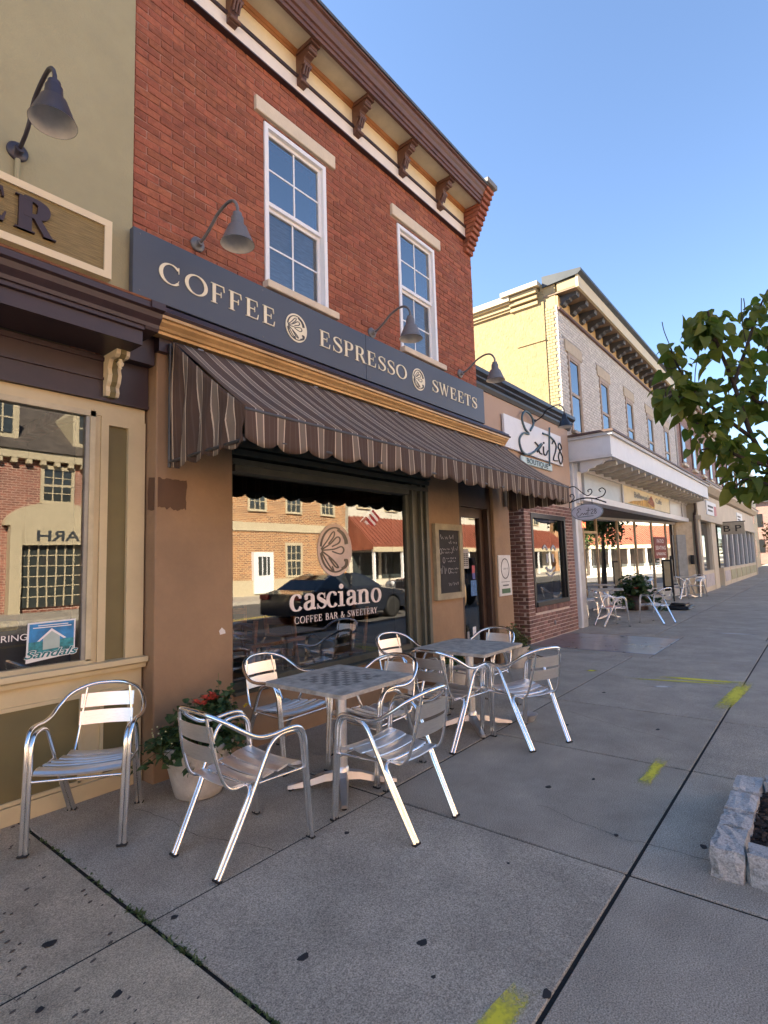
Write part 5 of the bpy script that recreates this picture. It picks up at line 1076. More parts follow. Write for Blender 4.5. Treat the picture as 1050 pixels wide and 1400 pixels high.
def vehicle(name, lab, x, y, L_, flip, body, prof, cab, roof, wheels, wr, w_=1.8, jeep=False):
    t = thing(name, lab, 'car', (x, y, -.15)); sx = -1 if flip else 1; fx_ = lambda px: x+sx*px
    def P(poly): return [(fx_(a), b-.15) for a, b in (poly if not flip else poly[::-1])]
    bevelled(P(prof), y-w_/2, y+w_/2, .06).build('body', body, t)
    (a0, a1, zb), (b0, b1, zr) = cab, roof; wb_, wt = w_/2-.05, w_/2-(.12 if jeep else .27)
    top = [(a0, zb), (a0+(b0-a0)*.55, zb+(zr-zb)*.62), (b0, zr-.05), (b0+.3, zr), (b1-.2, zr), (b1+.1, zr-.05), (b1+(a1-b1)*.5, zb+(zr-zb)*.58), (a1, zb)] if not jeep else [(a0, zb), (b0-.02, zr-.1), (b0+.05, zr), (b1-.05, zr), (b1, zr-.03), (a1, zb)]
    hw = lambda zz: wb_+(wt-wb_)*(zz-zb)/(zr-zb); n = len(top); ctr = Vector((fx_((a0+a1)/2), y, (zb+zr)/2-.15))
    V = [(fx_(px), y-hw(pz), pz-.15) for px, pz in top]+[(fx_(px), y+hw(pz), pz-.15) for px, pz in top]
    MB().add(V, [tuple(range(n)), tuple(range(n, 2*n))[::-1]]+[(i, i+n, i+n+1, i+1) for i in range(n-1)]).build('cabin', body, t)
    cg = mat('car_glass', (.03, .035, .04), .03, spec=1.0)
    for s0 in (0, n):
        q = [Vector(V[s0+i]) for i in range(n)]; c = sum(q, Vector())/n; q = [c+(p-c)*.80+Vector((0, -.008 if s0 == 0 else .008, .0)) for p in q]; MB().add(q, [tuple(range(n))]).build('side_window', cg, t)
    for i, nm in (((0, 'rear_window'), (1, 'rear_window'), (n-3, 'windscreen'), (n-2, 'windscreen')) if not jeep else ((n-2, 'windscreen'), (0, 'rear_window'))):
        q = [Vector(V[k]) for k in (i, i+n, i+n+1, i+1)]; c = sum(q, Vector())/4; nr = (q[1]-q[0]).cross(q[3]-q[0]).normalized(); nr = nr if nr.dot(c-ctr) > 0 else -nr
        MB().add([Vector((c.x+(p.x-c.x)*.98, c.y+(p.y-c.y)*.86, c.z+(p.z-c.z)*.98))+nr*.008 for p in q], [(0, 1, 2, 3)]).build(nm, cg, t)
    for s in (-1, 1):
        pa = fx_((a0+a1+b0+b1)/4); MB().box(pa-.04, pa+.04, y+s*(wb_-.12)-.14, y+s*(wb_-.12)+.135, zb-.15, zr-.15).build('pillar', body, t)
        for wx in wheels:
            wl = MB().lathe([(wr*.62, -.11), (wr*.95, -.11), (wr, -.08), (wr, .08), (wr*.95, .11), (wr*.62, .11)], (fx_(wx), y+s*(w_/2-.12), wr-.15), 24, axis=(0, 1, 0)).build('wheel', tyre, t)
            MB().lathe([(.0, .06), (wr*.2, .10), (wr*.6, .085), (wr*.62, -.1)], (fx_(wx), y+s*(w_/2-.12), wr-.15), 16, axis=(0, s, 0)).build('rim', rim, wl)
        hz = .95 if jeep else .68
        MB().lathe([(.0, .02), (.09, .015), (.1, -.02)], (fx_(L_-.02), y+s*(w_/2-.35), hz-.15), 16, axis=(sx, 0, 0)).build('headlight', mat('headlight_lens', (.7, .7, .7), .1), t)
        B(min(fx_(.02), fx_(-.03)), max(fx_(.02), fx_(-.03)), y+s*(w_/2-.25)-.2, y+s*(w_/2-.25)+.18, .78-.15, .92-.15).build('taillight', mat('taillight_lens', (.45, .02, .02), .2), t)
    if jeep:
        for k in range(7): B(*sorted((fx_(L_+.01), fx_(L_-.03))), y-.33+k*.1, y-.28+k*.1, .65, .95).build('grille_slot', black_frame, t)
        MB().bev(*sorted((fx_(L_+.2), fx_(L_-.05))), y-.85, y+.85, .32, .5, .03).build('bumper', black_frame, t)
    return t
navy = mat('black_car_paint', (.02, .024, .034), .1, coat=1, var=0); silver = mat('grey_jeep_paint', (.16, .17, .18), .25, coat=.5, var=0)
vehicle('parked_sedan', 'black saloon car parked at the kerb, reflected in the coffee shop window', 9.7, -7.5, 4.7, False, navy,
        [(0, .35), (.0, .72), (.06, .92), (.5, 1.0), (1.0, 1.0), (3.2, .98), (4.3, .84), (4.62, .68), (4.7, .5), (4.66, .28)]+arch(3.85, .37, .28)[::-1]+[(3.3, .25), (1.5, .25)]+arch(.95, .37, .28)[::-1]+[(.3, .28)], (.55, 3.35, .98), (1.35, 2.5, 1.44), (.95, 3.85), .33)
vehicle('parked_jeep', 'grey boxy off-road car parked facing the camera, reflected in the coffee shop window', 19.2, -7.5, 3.9, True, silver,
        [(0, .5), (0, 1.1), (2.5, 1.12), (3.75, 1.05), (3.88, .95), (3.9, .5)]+arch(3.25, .44, .5)[::-1]+[(2.7, .45), (1.2, .45)]+arch(.7, .44, .5)[::-1]+[(.2, .5)], (.05, 2.5, 1.1), (.1, 2.2, 1.83), (.7, 3.25), .4, 1.8, True)

# ------------------------------------------------------------------ stone planter with street tree
pl = thing('stone_planter', 'raised planter edged with rough grey granite blocks at the kerb', 'planter', (3.85, -4.0, 0))
gran = mat('rough_granite', (.54, .525, .50), .85, var=.3, scale=22, bump=1.0, bscale=30, rnd=.12, stain=.9, stainscale=22, staincol=(.07, .07, .07), detail=10, speck=.35, speckscale=140)
rp = random.Random(9)
def granite(x0, x1, y0, y1, z1):
    bm = bmesh.new(); bmesh.ops.create_cube(bm, size=1)
    bmesh.ops.subdivide_edges(bm, edges=list(bm.edges), cuts=3, use_grid_fill=True)
    for v in bm.verts:
        c = v.co*2; m_ = max(abs(c.x), abs(c.y), abs(c.z)); r_ = 1-.05*(sorted((abs(c.x), abs(c.y), abs(c.z)))[1]**6)
        c = c*r_/2
        v.co = Vector(((x0+x1)/2+c.x*(x1-x0)+rp.gauss(0, .004), (y0+y1)/2+c.y*(y1-y0)+rp.gauss(0, .004), (z1-.05)/2+c.z*(z1+.05)+rp.gauss(0, .004)))
    bm.verts.index_update(); o = MB().add([v.co[:] for v in bm.verts], [[v.index for v in f.verts] for f in bm.faces], False).build('granite_block', gran, pl); bm.free(); return o
PX0, PX1, PY0, PY1 = 3.06, 4.16, -4.78, -3.32
for (a, b) in ((PX0, 3.355), (3.375, 3.575), (3.597, 3.86), (3.882, PX1)): granite(a, b, PY1-.14, PY1, .14+rp.uniform(-.012, .012)); granite(a, b, PY0, PY0+.14, .14+rp.uniform(-.012, .012))
y = PY1-.145
for L_ in (.34, .26, .38, .195): granite(PX0+.01, PX0+.15, y-L_+.02, y, .15+rp.uniform(-.015, .015)); granite(PX1-.14, PX1, y-L_+.02, y, .15+rp.uniform(-.015, .015)); y -= L_
mulch = mat('dark_mulch', (.035, .020, .013), .8, var=.3, rnd=.5)
B(PX0+.12, PX1-.12, PY0+.12, PY1-.12, -.05, .07).build('soil', mulch, pl)
mb = MB()
for k in range(2000):
    px, py = rp.uniform(PX0+.13, PX1-.13), rp.uniform(PY0+.13, PY1-.13); a = rp.uniform(0, 6.28); l_, w_, = rp.uniform(.012, .04), rp.uniform(.004, .011); z = .072+rp.uniform(0, .025)
    d_ = Vector((math.cos(a), math.sin(a), rp.uniform(-.3, .3)))*l_; s_ = Vector((-math.sin(a), math.cos(a), rp.uniform(-.5, .5)))*w_; c = Vector((px, py, z)); u_ = Vector((0, 0, .006))
    mb.add([c-d_-s_, c+d_-s_, c+d_+s_, c-d_+s_, c-d_*.7+u_, c+d_*.8+u_], [(0, 1, 5, 4), (2, 3, 4, 5), (1, 2, 5), (3, 0, 4)])
mb.build('mulch_chips', mulch, pl, kind='stuff')
tr = thing('street_tree', 'young broad-leaved street tree reaching in from the right edge', 'tree', (3.65, -4.12, .07))
bark = mat('tree_bark', (.055, .042, .032), .9, var=.3, scale=20, bump=.8, bscale=40)
MB().tube([(3.65, -4.12, .02), (3.66, -4.11, .7), (3.70, -4.09, 1.3), (3.78, -4.06, 1.6)], lambda t: .055-.018*t, 12, 6).build('trunk', bark, tr)
TW = [[(3.78, -4.06, 1.55), (4.15, -4.0, 1.68), (4.46, -3.82, 1.85), (4.35, -3.66, 2.07), (4.31, -3.56, 2.28), (4.21, -3.49, 2.65), (4.06, -3.43, 2.92), (3.96, -3.41, 3.09)],
      [(4.21, -3.49, 2.65), (4.37, -3.57, 2.93), (4.46, -3.64, 3.17), (4.55, -3.71, 3.36)],
      [(4.31, -3.56, 2.28), (4.11, -3.41, 2.44), (3.94, -3.3, 2.58), (3.86, -3.23, 2.74), (3.82, -3.2, 2.88)],
      [(4.35, -3.66, 2.07), (4.02, -3.5, 2.13), (3.89, -3.42, 2.19), (3.77, -3.33, 2.16)],
      [(4.46, -3.82, 1.85), (4.18, -3.66, 1.93), (4.0, -3.53, 1.98), (3.92, -3.47, 1.92)],
      [(4.15, -4.0, 1.68), (4.70, -3.85, 2.09), (4.64, -3.68, 2.52), (4.54, -3.57, 2.6), (4.54, -3.52, 2.83)],
      [(3.94, -3.3, 2.58), (3.84, -3.25, 2.52), (3.75, -3.2, 2.53), (3.73, -3.17, 2.46)],
      [(4.06, -3.43, 2.92), (3.95, -3.37, 2.95), (3.87, -3.35, 2.96)],
      [(4.11, -3.41, 2.44), (3.99, -3.34, 2.36), (3.9, -3.3, 2.36)],
      [(4.64, -3.68, 2.52), (4.7, -3.67, 2.97), (4.71, -3.71, 3.2)]]
rt = random.Random(31)
for i, p in enumerate(TW): MB().tube(p, (lambda t, i=i: (.024 if i in (0, 5) else .011)*(1-t*.8)+.0025), 8, 5).build('branch', bark, tr)
for p in ([(3.82, -3.2, 2.88), (3.79, -3.18, 2.97), (3.775, -3.175, 3.03)], [(4.37, -3.57, 2.93), (4.33, -3.56, 3.12), (4.32, -3.57, 3.26)], [(4.33, -3.56, 3.12), (4.36, -3.58, 3.2), (4.36, -3.58, 3.27)], [(3.86, -3.23, 2.74), (3.80, -3.19, 2.72), (3.75, -3.17, 2.73)], [(3.94, -3.3, 2.58), (3.97, -3.31, 2.72), (4.0, -3.33, 2.84)]):
    MB().tube(p, .003, 6, 4).build('twig', bark, tr)
tleaf = leafmat('tree_leaf', (.075, .14, .02), (.22, .25, .04), .6)
def heart(L, W, fold, curl):
    out = [(0, 0), (-.06, .28), (.10, .48), (.34, .50), (.58, .38), (.80, .2), (1, 0)]
    v = [(x*L, y*W, abs(y)*W*fold-curl*L*x*x) for x, y in out]+[(x*L, -y*W, abs(y)*W*fold-curl*L*x*x) for x, y in out[1:-1]]
    ctr = [(.25*L, 0, -curl*L*.06), (.6*L, 0, -curl*L*.36)]; n = len(v); v += ctr; a, b = n, n+1
    f = [(0, a, 1), (1, a, 2), (2, a, 3), (3, a, b), (3, b, 4), (4, b, 5), (5, b, 6), (0, 7, a), (7, 8, a), (8, 9, a), (9, b, a), (9, 10, b), (10, 11, b), (11, 6, b)]
    return v, f
lms = []
for (L_, W_, fo, cu) in ((.118, .098, .25, .28), (.105, .094, .1, .12), (.112, .08, .45, .45), (.085, .072, .3, .2)):
    v, f = heart(L_, W_, fo, cu); me = MB().add(v, f, True).mesh('leaf_shape'); me.materials.append(tleaf); lms.append((me, v, f))
def leaf_rot(rng_, out):
    d_ = Vector((out.x*.7+rng_.gauss(0, .45), out.y*.7+rng_.gauss(0, .45), -.55+rng_.gauss(0, .35))).normalized()
    nrm = Vector((rng_.gauss(0, .45), rng_.gauss(0, .45)-.25, 1)); nrm = (nrm-d_*nrm.dot(d_)).normalized(); s = nrm.cross(d_)
    return Matrix((d_, s, nrm)).transposed()
cnt = 0
dens = [38, 30, 38, 32, 32, 28, 26, 22, 24, 24]
for p, nn in zip(TW, dens):
    P = catmull([Vector(q) for q in p], 12); 
    for k in range(nn):
        i = int((.42+.58*rt.random() if len(p) > 5 else rt.uniform(.15, 1))*(len(P)-1)); c = P[i]; a = rt.uniform(0, 6.28); out = Vector((math.cos(a), math.sin(a), 0))
        pos = c+out*rt.uniform(.01, .11)+Vector((0, 0, rt.uniform(-.05, .07))); me, _, _ = rt.choice(lms); R_ = leaf_rot(rt, out)
        o = share('leaf', me, None, tr, pos, R_.to_euler()); s = rt.uniform(.7, 1.08); o.scale = (s, s, s); cnt += 1
mb = MB()
for p, nn in zip(TW, dens):
    P = catmull([Vector(q) for q in p], 12)
    for k in range(int(nn*.8)):
        c = P[int((.42+.58*rt.random() if len(p) > 5 else rt.uniform(.1, 1))*(len(P)-1))]; a = rt.uniform(0, 6.28); out = Vector((math.cos(a), math.sin(a), 0))
        _, v, f = rt.choice(lms); R_ = leaf_rot(rt, out); sc_ = rt.uniform(.55, 1.0); c = c+out*rt.uniform(.02, .11)+Vector((0, 0, rt.uniform(-.08, .08))); mb.add([c+R_ @ (Vector(q)*sc_) for q in v], f, True)
for k in range(700):
    a = rt.uniform(0, 6.28); ph = math.acos(rt.uniform(-1, 1)); r_ = rt.random()**.4
    c = Vector((4.95+.80*r_*math.sin(ph)*math.cos(a), -4.45+.62*r_*math.sin(ph)*math.sin(a), 2.55+.72*r_*math.cos(ph)))
    _, v, f = rt.choice(lms); R_ = leaf_rot(rt, Vector((math.cos(a), math.sin(a), 0))); mb.add([c+R_ @ Vector(q) for q in v], f, True)
mb.build('crown', tleaf, tr, kind='stuff')
for k in range(9):
    a = k*.7; MB().tube([(3.78, -4.06, 1.55), (4.5+.2*math.cos(a), -4.3+.2*math.sin(a), 2.1), (4.95+.6*math.cos(a), -4.45+.45*math.sin(a), 2.6+.3*math.sin(k*2.1))], lambda t: .018*(1-t)+.003, 7, 5).build('branch', bark, tr)
# sunlit golden tree and shrubs far down the street
def blob_tree(name, lab, x, y, h, r, m, n, zc):
    t = thing(name, lab, 'tree', (x, y, 0)); rr_ = random.Random(int(x*7)); MB().tube([(x, y, 0), (x+.1, y, h*.4), (x, y+.1, h*.7)], lambda t_: .14-.08*t_, 8, 4).build('trunk', bark, t)
    mb = MB(); cl = [(rr_.gauss(0, .45)*r, rr_.gauss(0, .45)*r, zc+rr_.gauss(0, .4)*r) for _ in range(16)]
    for k in range(n):
        c = rr_.choice(cl); p = (x+c[0]+rr_.gauss(0, .2)*r, y+c[1]+rr_.gauss(0, .2)*r, max(.3, c[2]+rr_.gauss(0, .2)*r)); a = rr_.uniform(0, 6.28)
        put_leaf(mb, p, (math.cos(a), math.sin(a), rr_.gauss(-.3, .5)), (rr_.gauss(0, .5), rr_.gauss(0, .5), 1), rr_.uniform(.12, .25), rr_.uniform(.08, .16), rr_)
    mb.build('crown', m, t, kind='stuff')
sunlit_leaf = leafmat('sunlit_gold_leaf', (.20, .11, .02), (.26, .17, .03), .4); green_leaf = leafmat('street_leaf', (.04, .08, .02), (.08, .12, .03), .35)  # orange sunlight on the far tree is put into its leaf colours
blob_tree('sunlit_tree', 'golden sunlit tree at the far end of the pavement', 54, -1.6, 4, 1.5, sunlit_leaf, 2600, 2.4)
blob_tree('far_street_tree', 'green tree far off beyond the sunlit one', 74, -6, 8, 3.2, green_leaf, 2600, 5.5)
blob_tree('reflected_street_tree', 'street tree at the opposite kerb, seen in the boutique window', 42, -16.8, 6, 2.0, green_leaf, 3000, 4.5)
blob_tree('reflected_kerb_tree', 'street tree further along the near kerb, seen in the cafe glass', 26, -4.4, 4, 1.2, green_leaf, 2000, 3.6)

# ------------------------------------------------------------------ flower pots
def flower(par, c, r, m, core, n=6, rng_=random):
    mb = MB()
    for k in range(n):
        a = k*6.283/n; put_leaf(mb, c, (math.cos(a), math.sin(a)*.8-.3, .5+rng_.gauss(0, .25)), (0, 0, 1), r, r*.8, rng_, .2, .3)
    mb.build('flower', m, par)
red_p = mat('orange_red_petal', (.55, .065, .03), .6, rnd=.2); yel_p = mat('yellow_petal', (.75, .48, .03), .6, rnd=.2); bud = mat('pale_bud', (.6, .6, .3), .6)
p1 = thing('flower_pot', 'round pale concrete pot of trailing greenery with red and yellow flowers by the brown pier', 'flower pot', (2.17, -.40, 0), 'flower pots along the coffee shop front')
potm = mat('pale_concrete_pot', (.56, .525, .46), .9, var=.12, scale=8, bump=.5, bscale=90, stain=.5, stainscale=5, staincol=(.26, .20, .13))
MB().lathe([(.14, 0), (.155, .008), (.17, .06), (.205, .2), (.225, .30), (.235, .325), (.24, .345), (.225, .355), (.215, .34), (.20, .32), (.0, .31)], (2.17, -.40, 0), 32).build('pot', potm, p1)
MB().lathe([(.2, .31), (.12, .33), (0, .335)], (2.17, -.40, 0), 20).build('soil', mulch, p1)
def plant(par, c, n, R_, up, m, seed, droop=.5, ls=(.035, .06), gauss=.5, spread=None):
    r_ = random.Random(seed); mb = MB(); st_ = MB()
    for k in range(n):
        a = r_.uniform(0, 6.283); q = r_.random()**.6; L_ = R_*q*r_.uniform(.7, 1.2); h = up*(1-q*q)*r_.uniform(.5, 1.1)-droop*R_*max(0, q-.6)*r_.uniform(.2, 1.3)
        sc_ = spread(a) if spread else 1
        tip = Vector((c[0]+L_*sc_*math.cos(a), c[1]+L_*sc_*math.sin(a), c[2]+h)); base = Vector((c[0]+.3*L_*math.cos(a), c[1]+.3*L_*math.sin(a), c[2]))
        st_.tube([base, base.lerp(tip, .5)+Vector((0, 0, .04)), tip], .002, 4, 2)
        for j in range(r_.randint(4, 7)):
            f_ = r_.uniform(.4, 1.05); pp = base.lerp(tip, f_)+Vector((r_.gauss(0, .012), r_.gauss(0, .012), .03*math.sin(3.14*f_))); b_ = r_.uniform(0, 6.28)
            put_leaf(mb, pp, (math.cos(b_), math.sin(b_), r_.gauss(-.1, .4)), (r_.gauss(0, gauss), r_.gauss(0, gauss), 1), r_.uniform(*ls), r_.uniform(*ls)*.75, r_)
    mb.build('foliage', m, par, kind='stuff'); st_.build('stems', weed_m, par, kind='stuff')
plant(p1, (2.17, -.40, .33), 150, .40, .27, leaf_pot, 4, .8, (.04, .07))
plant(p1, (2.36, -.34, .40), 46, .17, .34, leaf_pot, 6, 0, (.035, .06))
rf = random.Random(8)
for (a, b, c) in ((2.216, -.40, .615), (2.15, -.40, .60), (2.27, -.40, .63), (2.19, -.42, .585), (2.25, -.41, .60), (2.30, -.39, .605)): flower(p1, (a, b, c), .038, red_p, None, 10, rf)
for (a, b, c) in ((2.48, -.42, .475), (2.42, -.50, .40), (2.55, -.42, .50)): flower(p1, (a, b, c), .028, yel_p, None, 6, rf)
for k in range(14):
    a = rf.uniform(2.4, 4.4); MB().lathe([(.0, -.006), (.006, 0), (0, .006)], (2.17+.3*math.cos(a), -.4+.3*math.sin(a), .42+rf.uniform(-.05, .12)), 6).build('bud', bud, p1)
p2 = thing('flower_pot', 'pale ribbed pot of yellow-green trailing plant at the foot of the tan door post', 'flower pot', (7.3, -.3, 0), 'flower pots along the coffee shop front')
MB().lathe([(.13, 0), (.14, .02), (.18, .2), (.2, .28), (.21, .30), (.19, .3), (.17, .27), (0, .26)], (7.3, -.3, 0), 18, smooth=False).build('pot', potm, p2)
leaf_yg = leafmat('yellow_green_leaf', (.07, .10, .025), (.16, .17, .04)); plant(p2, (7.3, -.3, .27), 70, .27, .36, leaf_yg, 9, .8, (.03, .055)); flower(p2, (7.22, -.32, .62), .03, red_p, None, 8, rf); flower(p2, (7.15, -.4, .58), .025, red_p, None, 8, rf)
p3 = thing('flower_pot', 'small pot with a few red flowers under the chalkboard', 'flower pot', (5.85, -.17, 0), 'flower pots along the coffee shop front')
MB().lathe([(.12, 0), (.13, .02), (.16, .2), (.18, .27), (.16, .27), (0, .25)], (5.85, -.17, 0), 18).build('pot', potm, p3); plant(p3, (5.85, -.17, .26), 40, .2, .18, leaf_pot, 12, .6); flower(p3, (5.8, -.24, .50), .03, red_p, None, 8, rf); flower(p3, (5.9, -.2, .49), .03, red_p, None, 8, rf)
p4 = thing('planter_shrub', 'leafy green shrub in a tub among the cafe tables', 'shrub', (16.7, .45, 0))
MB().lathe([(.3, 0), (.36, .4), (.32, .42), (0, .4)], (16.7, .45, 0), 20).build('tub', dkbrown, p4); plant(p4, (16.7, .45, .3), 150, .75, .75, leaf_pot, 15, .9, (.09, .17)); flower(p4, (16.2, .3, .62), .1, red_p, None, 8, rf)

# ------------------------------------------------------------------ cafe chairs and tables
def make_chair():
    t = thing('cafe_chair', 'x', 'chair', (0, 0, 0), 'aluminium cafe chairs')
    r = .0125
    def sym(pts): return pts+[(-x, y, z) for x, y, z in pts[::-1] if x != 0]
    MB().tube(sym([(-.262, .285, 0), (-.266, .262, .25), (-.27, .24, .50), (-.272, .225, .585), (-.274, .185, .632), (-.275, .11, .642), (-.273, .0, .634), (-.268, -.09, .645), (-.25, -.17, .690), (-.205, -.245, .745), (-.11, -.298, .782), (0, -.312, .790)]), r, 10, 5).build('arm_hoop', alu_tube, t)
    for s in (-1, 1):
        MB().tube([(s*.237, .285, 0), (s*.241, .262, .25), (s*.245, .24, .48), (s*.246, .226, .565), (s*.249, .19, .608), (s*.25, .13, .617), (s*.25, .07, .612), (s*.249, .02, .585), (s*.246, -.02, .52), (s*.232, -.14, .27), (s*.215, -.285, 0)], r, 10, 5).build('leg_frame', alu_tube, t)
        MB().tube([(s*.13, -.301, .765), (s*.15, -.275, .60), (s*.163, -.235, .46), (s*.168, -.20, .405), (s*.17, -.15, .388), (s*.17, 0, .395), (s*.172, .2, .412)], .009, 8, 5).build('back_upright', alu_tube, t)
        MB().tube([(s*.248, .245, .392), (s*.238, -.06, .40)], .007, 8, 1).build('side_stretcher', alu_tube, t)
        for (x, y) in ((s*.25, .286), (s*.203, -.286)): MB().bev(x-.028, x+.028, y-.015, y+.015, 0, .012, .004).build('foot_cap', rubber, t)
    MB().tube(sym([(-.19, -.288, 0), (-.207, -.145, .27), (-.212, -.105, .345), (-.20, -.09, .375), (-.17, -.085, .382), (0, -.085, .382)]), r, 10, 5).build('rear_leg_frame', alu_tube, t)
    MB().tube([(-.248, .247, .372), (.248, .247, .372)], .0075, 8, 1).build('front_stretcher', alu_tube, t)
    ys = [.205, .118, .031, -.056, -.143]; zs = [.428, .425, .414, .405, .402]
    nseg = 12
    for k, (yc, zc) in enumerate(zip(ys, zs)):
        v = []; f = []; hw = .0385; tilt = (.006, .008, .006, .002, -.004)[k]
        prof = [(-hw, -.004-tilt), (-hw*.9, .001-tilt*.9), (0, .004), (hw*.9, .001+tilt*.9), (hw, -.004+tilt), (hw*.8, -.010+tilt*.8), (-hw*.8, -.010-tilt*.8)]
        if k == 0: prof = [(-hw, -.004), (-hw*.9, .001), (0, .004), (hw*.8, .0), (hw*1.15, -.012), (hw*1.1, -.024), (hw*.7, -.02), (-hw*.8, -.010)]
        wd = .228-.012*k; n = len(prof)
        for i in range(nseg+1):
            x = -wd+2*wd*i/nseg; sag = -.014*(1-(x/wd)**2)
            v += [(x, yc+p[0], zc+p[1]+sag) for p in prof]
        for i in range(nseg): f += [(i*n+j, i*n+(j+1) % n, (i+1)*n+(j+1) % n, (i+1)*n+j) for j in range(n)]
        f += [tuple(range(n))[::-1], tuple(range(nseg*n, nseg*n+n))]
        MB().add(v, f).build('seat_slat', alu, t)
    for (z0, z1) in ((.535, .618), (.640, .725)):
        v = []; f = []; yb = lambda z: -.262-(z-.535)*.2
        for i in range(nseg+1):
            x = -.162+.324*i/nseg; c = -.022*(1-(x/.162)**2)+.012
            v += [(x, yb(z0)+c, z0), (x, yb(z1)+c, z1), (x, yb(z1)+c-.006, z1), (x, yb(z0)+c-.006, z0)]
        for i in range(nseg): f += [(i*4+j, i*4+(j+1) % 4, (i+1)*4+(j+1) % 4, (i+1)*4+j) for j in range(4)]
        f += [(3, 2, 1, 0), tuple(range(nseg*4, nseg*4+4))]
        MB().add(v, f).build('back_slat', alu, t)
    return t
ch0 = make_chair(); first = True
def facing(dx, dy): return math.atan2(dy, dx)-math.pi/2
CH = [((1.503, -.31), (-.366, -.435), 'aluminium cafe chair standing alone before the olive shop window'),
      ((1.912, -1.236), (1, -.01), 'aluminium cafe chair with its back to the flower pot, near side of the checkered table'),
      ((2.95, -.375), (.03, -1), 'aluminium cafe chair between the checkered table and the coffee window'),
      ((3.22, -1.13), (-1, .05), 'aluminium cafe chair tucked in at the far side of the checkered table'),
      ((2.675, -1.736), (0, 1), 'aluminium cafe chair on the pavement side of the checkered table'),
      ((4.48, -.50), (-.15, -1), 'aluminium cafe chair against the window side of the plain-topped table'),
      ((4.065, -1.245), (1, -.03), 'aluminium cafe chair turning its back, between the two outdoor tables'),
      ((4.466, -1.75), (.376, .926), 'aluminium cafe chair on the pavement side of the plain-topped table'),
      ((5.15, -1.0), (-1, .1), 'aluminium cafe chair at the far side of the plain-topped table, nearest the door'),
      ((12.62, -.05), (.72, -.69), 'aluminium chair with its back to the white post on the cafe patio'),
      ((13.64, -.78), (.37, .93), 'aluminium chair nearest the kerb on the cafe patio'),
      ((13.6, 1.1), (.2, -1), 'aluminium chair in the recess behind the first cafe patio table'),
      ((14.9, 1.35), (-.5, -.9), 'aluminium chair deepest in the cafe recess by the glass'),
      ((21.2, .25), (1, -.2), 'aluminium chair left of the far patio table by the grey door'),
      ((22.5, -.15), (-1, .3), 'aluminium chair right of the far patio table by the downpipe')]
for (p, d, lab) in CH:
    if first: ch0.location = (*p, .002); ch0.rotation_euler = (0, 0, facing(*d)); ch0['label'] = lab; first = False
    else: dup(ch0, (*p, .002), facing(*d), lab)
stone_top = mat('grey_composite_top', (.50, .46, .39), .62, var=.25, scale=14, bump=.1, bscale=120, stain=.45, stainscale=9, staincol=(.14, .13, .12), detail=10)
def checker():
    m = stone_top.copy(); m.name = 'checkered_top'; nt = m.node_tree; L = nt.links.new; b = nt.nodes['Principled BSDF']; src = b.inputs['Base Color'].links[0].from_socket
    tc = node(nt, 'ShaderNodeTexCoord'); ck_ = node(nt, 'ShaderNodeTexChecker'); ck_.inputs['Scale'].default_value = 1/.052; L(tc.outputs['Object'], ck_.inputs[0])
    sp = node(nt, 'ShaderNodeSeparateXYZ'); L(tc.outputs['Object'], sp.inputs[0]); ab = []
    for k in (0, 1):
        a = node(nt, 'ShaderNodeMath', operation='ABSOLUTE'); L(sp.outputs[k], a.inputs[0]); ab.append(a)
    mx = node(nt, 'ShaderNodeMath', operation='MAXIMUM'); L(ab[0].outputs[0], mx.inputs[0]); L(ab[1].outputs[0], mx.inputs[1])
    lt = node(nt, 'ShaderNodeMath', operation='LESS_THAN'); lt.inputs[1].default_value = .208; L(mx.outputs[0], lt.inputs[0])
    mu = node(nt, 'ShaderNodeMath', operation='MULTIPLY'); L(lt.outputs[0], mu.inputs[0]); L(ck_.outputs['Fac'], mu.inputs[1])
    m2 = node(nt, 'ShaderNodeMath', operation='MULTIPLY'); m2.inputs[1].default_value = .7; L(mu.outputs[0], m2.inputs[0])
    mm = node(nt, 'ShaderNodeMix', data_type='RGBA'); L(m2.outputs[0], mm.inputs[0]); L(src, mm.inputs[6]); mm.inputs[7].default_value = (.10, .09, .08, 1); L(mm.outputs[2], b.inputs['Base Color']); return m
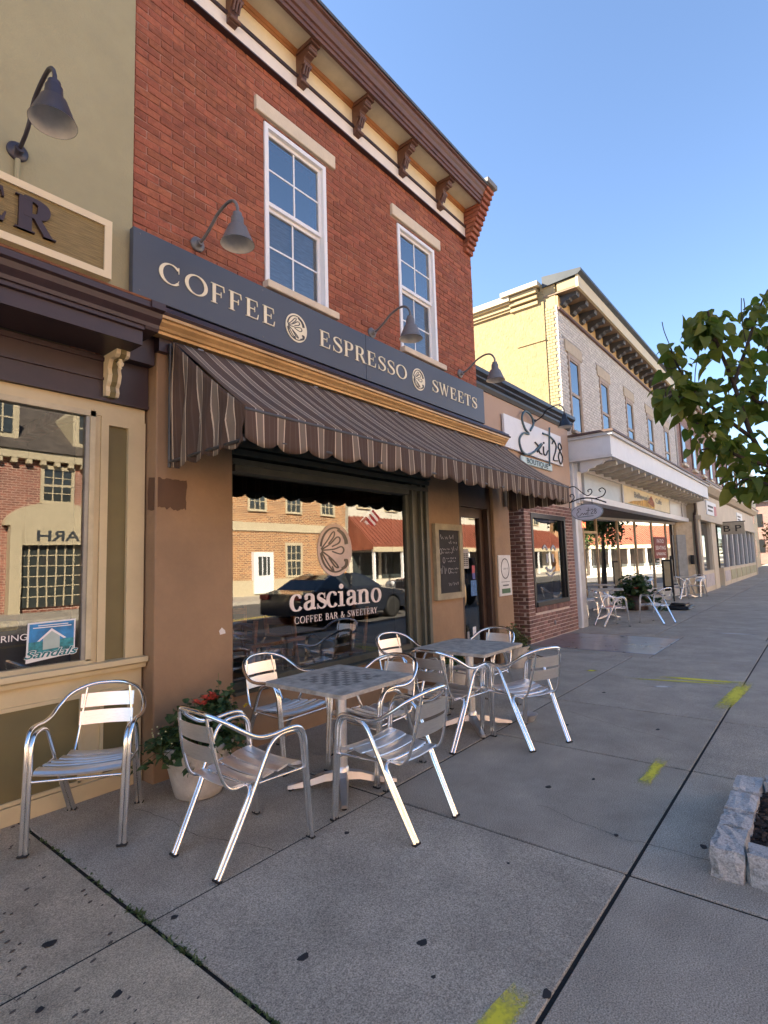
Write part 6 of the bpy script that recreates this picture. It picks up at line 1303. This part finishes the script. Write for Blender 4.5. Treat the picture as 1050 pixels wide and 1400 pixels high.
def make_table(x, y, lab, top_m, rz=0):
    t = thing('cafe_table', lab, 'table', (x, y, .002), 'square cafe tables', rz)
    def p(mb, n, m):
        o = bpy.data.objects.new(n, mb.mesh(n)); o.data.materials.append(m); COL.objects.link(o); o.parent = t; return o
    h, c = .375, .03; poly = []
    for (sx, sy, a0) in ((1, 1, 0), (-1, 1, 90), (-1, -1, 180), (1, -1, 270)):
        poly += [(sx*(h-c)+c*math.cos(rad(a0+k*22.5)), sy*(h-c)+c*math.sin(rad(a0+k*22.5))) for k in range(5)]
    p(MB().prism(poly, 'z', .706, .732), 'table_top', top_m)
    p(MB().lathe([(.038, .08), (.038, .69)], n=20), 'pedestal', alu); p(MB().lathe([(.05, .09), (.045, .13), (.038, .14)], n=20), 'collar', alu)
    p(MB().box(-.2, .2, -.03, .03, .69, .705).box(-.03, .03, -.2, -.03, .69, .7045).box(-.03, .03, .03, .2, .69, .7045), 'top_spider', alu)
    cast = mat('cast_aluminium', (.55, .55, .55), .4, metal=1, var=.1)
    arm = MB(); st_ = [(.02, .04, .06, .11), (.12, .038, .055, .098), (.24, .030, .025, .062), (.34, .024, .014, .04), (.375, .02, .012, .032)]
    v = []; f = []
    for (d_, hw, zb, zt) in st_: v += [(d_, -hw, zb), (d_, hw, zb), (d_, hw*.7, zt), (d_, -hw*.7, zt)]
    for i in range(len(st_)-1): f += [(i*4+j, i*4+(j+1) % 4, (i+1)*4+(j+1) % 4, (i+1)*4+j) for j in range(4)]
    f += [(3, 2, 1, 0), tuple(range(len(v)-4, len(v)))]
    for k in range(4):
        a = rad(45+90*k); o = p(MB().add([(q[0]*math.cos(a)-q[1]*math.sin(a), q[0]*math.sin(a)+q[1]*math.cos(a), q[2]) for q in v], f), 'base_arm', cast)
        g_ = bpy.data.objects.new('glide', MB().lathe([(.018, 0), (.018, .013)], (.355*math.cos(a), .355*math.sin(a), 0), 10).mesh('glide')); g_.data.materials.append(rubber); COL.objects.link(g_); g_.parent = o
    return t
make_table(2.81, -1.153, 'square grey table with a checkerboard printed on its top', checker())
make_table(4.50, -1.20, 'square plain grey table nearer the coffee shop door', stone_top)
make_table(14.0, .42, 'square grey table nearest the white post on the cafe patio', stone_top, .3)
make_table(16.2, 1.25, 'square grey table in the recess behind the shrub', stone_top, .3)
make_table(21.85, .05, 'small square table far along the patio by the grey door', stone_top)
dd = thing('pet_bowl', 'shallow clear bowl on the pavement behind the last pavement chair', 'bowl', (4.95, -1.55, 0))
MB().lathe([(.05, .002), (.055, .006), (.085, .06), (.09, .062), (.08, .055), (.05, .012), (0, .01)], (4.95, -1.55, 0), 20).build('bowl', mat('frosted_plastic', (.5, .5, .5), .3), dd)
ub = thing('folded_cover', 'folded black cover lying on the patio behind the kerbside chair', 'cover', (17.2, -.55, 0))
MB().bev(16.8, 17.7, -.85, -.3, .0, .1, .04, 2, .02).build('lower_fold', black_frame, ub); MB().bev(16.95, 17.6, -.75, -.35, .10, .17, .03, 2, .02).build('upper_fold', black_frame, ub)
mbd = thing('menu_stand', 'tall black menu stand with cream sheet on the cafe patio', 'menu stand', (20.0, .25, 0))
MB().box(19.98, 20.06, .1, .42, .3, 1.38).box(19.98, 20.06, .1, .14, 0, .3).box(19.98, 20.06, .38, .42, 0, .3).build('board', black_frame, mbd); B(19.97, 19.98, .17, .35, .5, 1.32).build('sheet', mat('menu_sheet', (.5, .40, .24), .7), mbd)
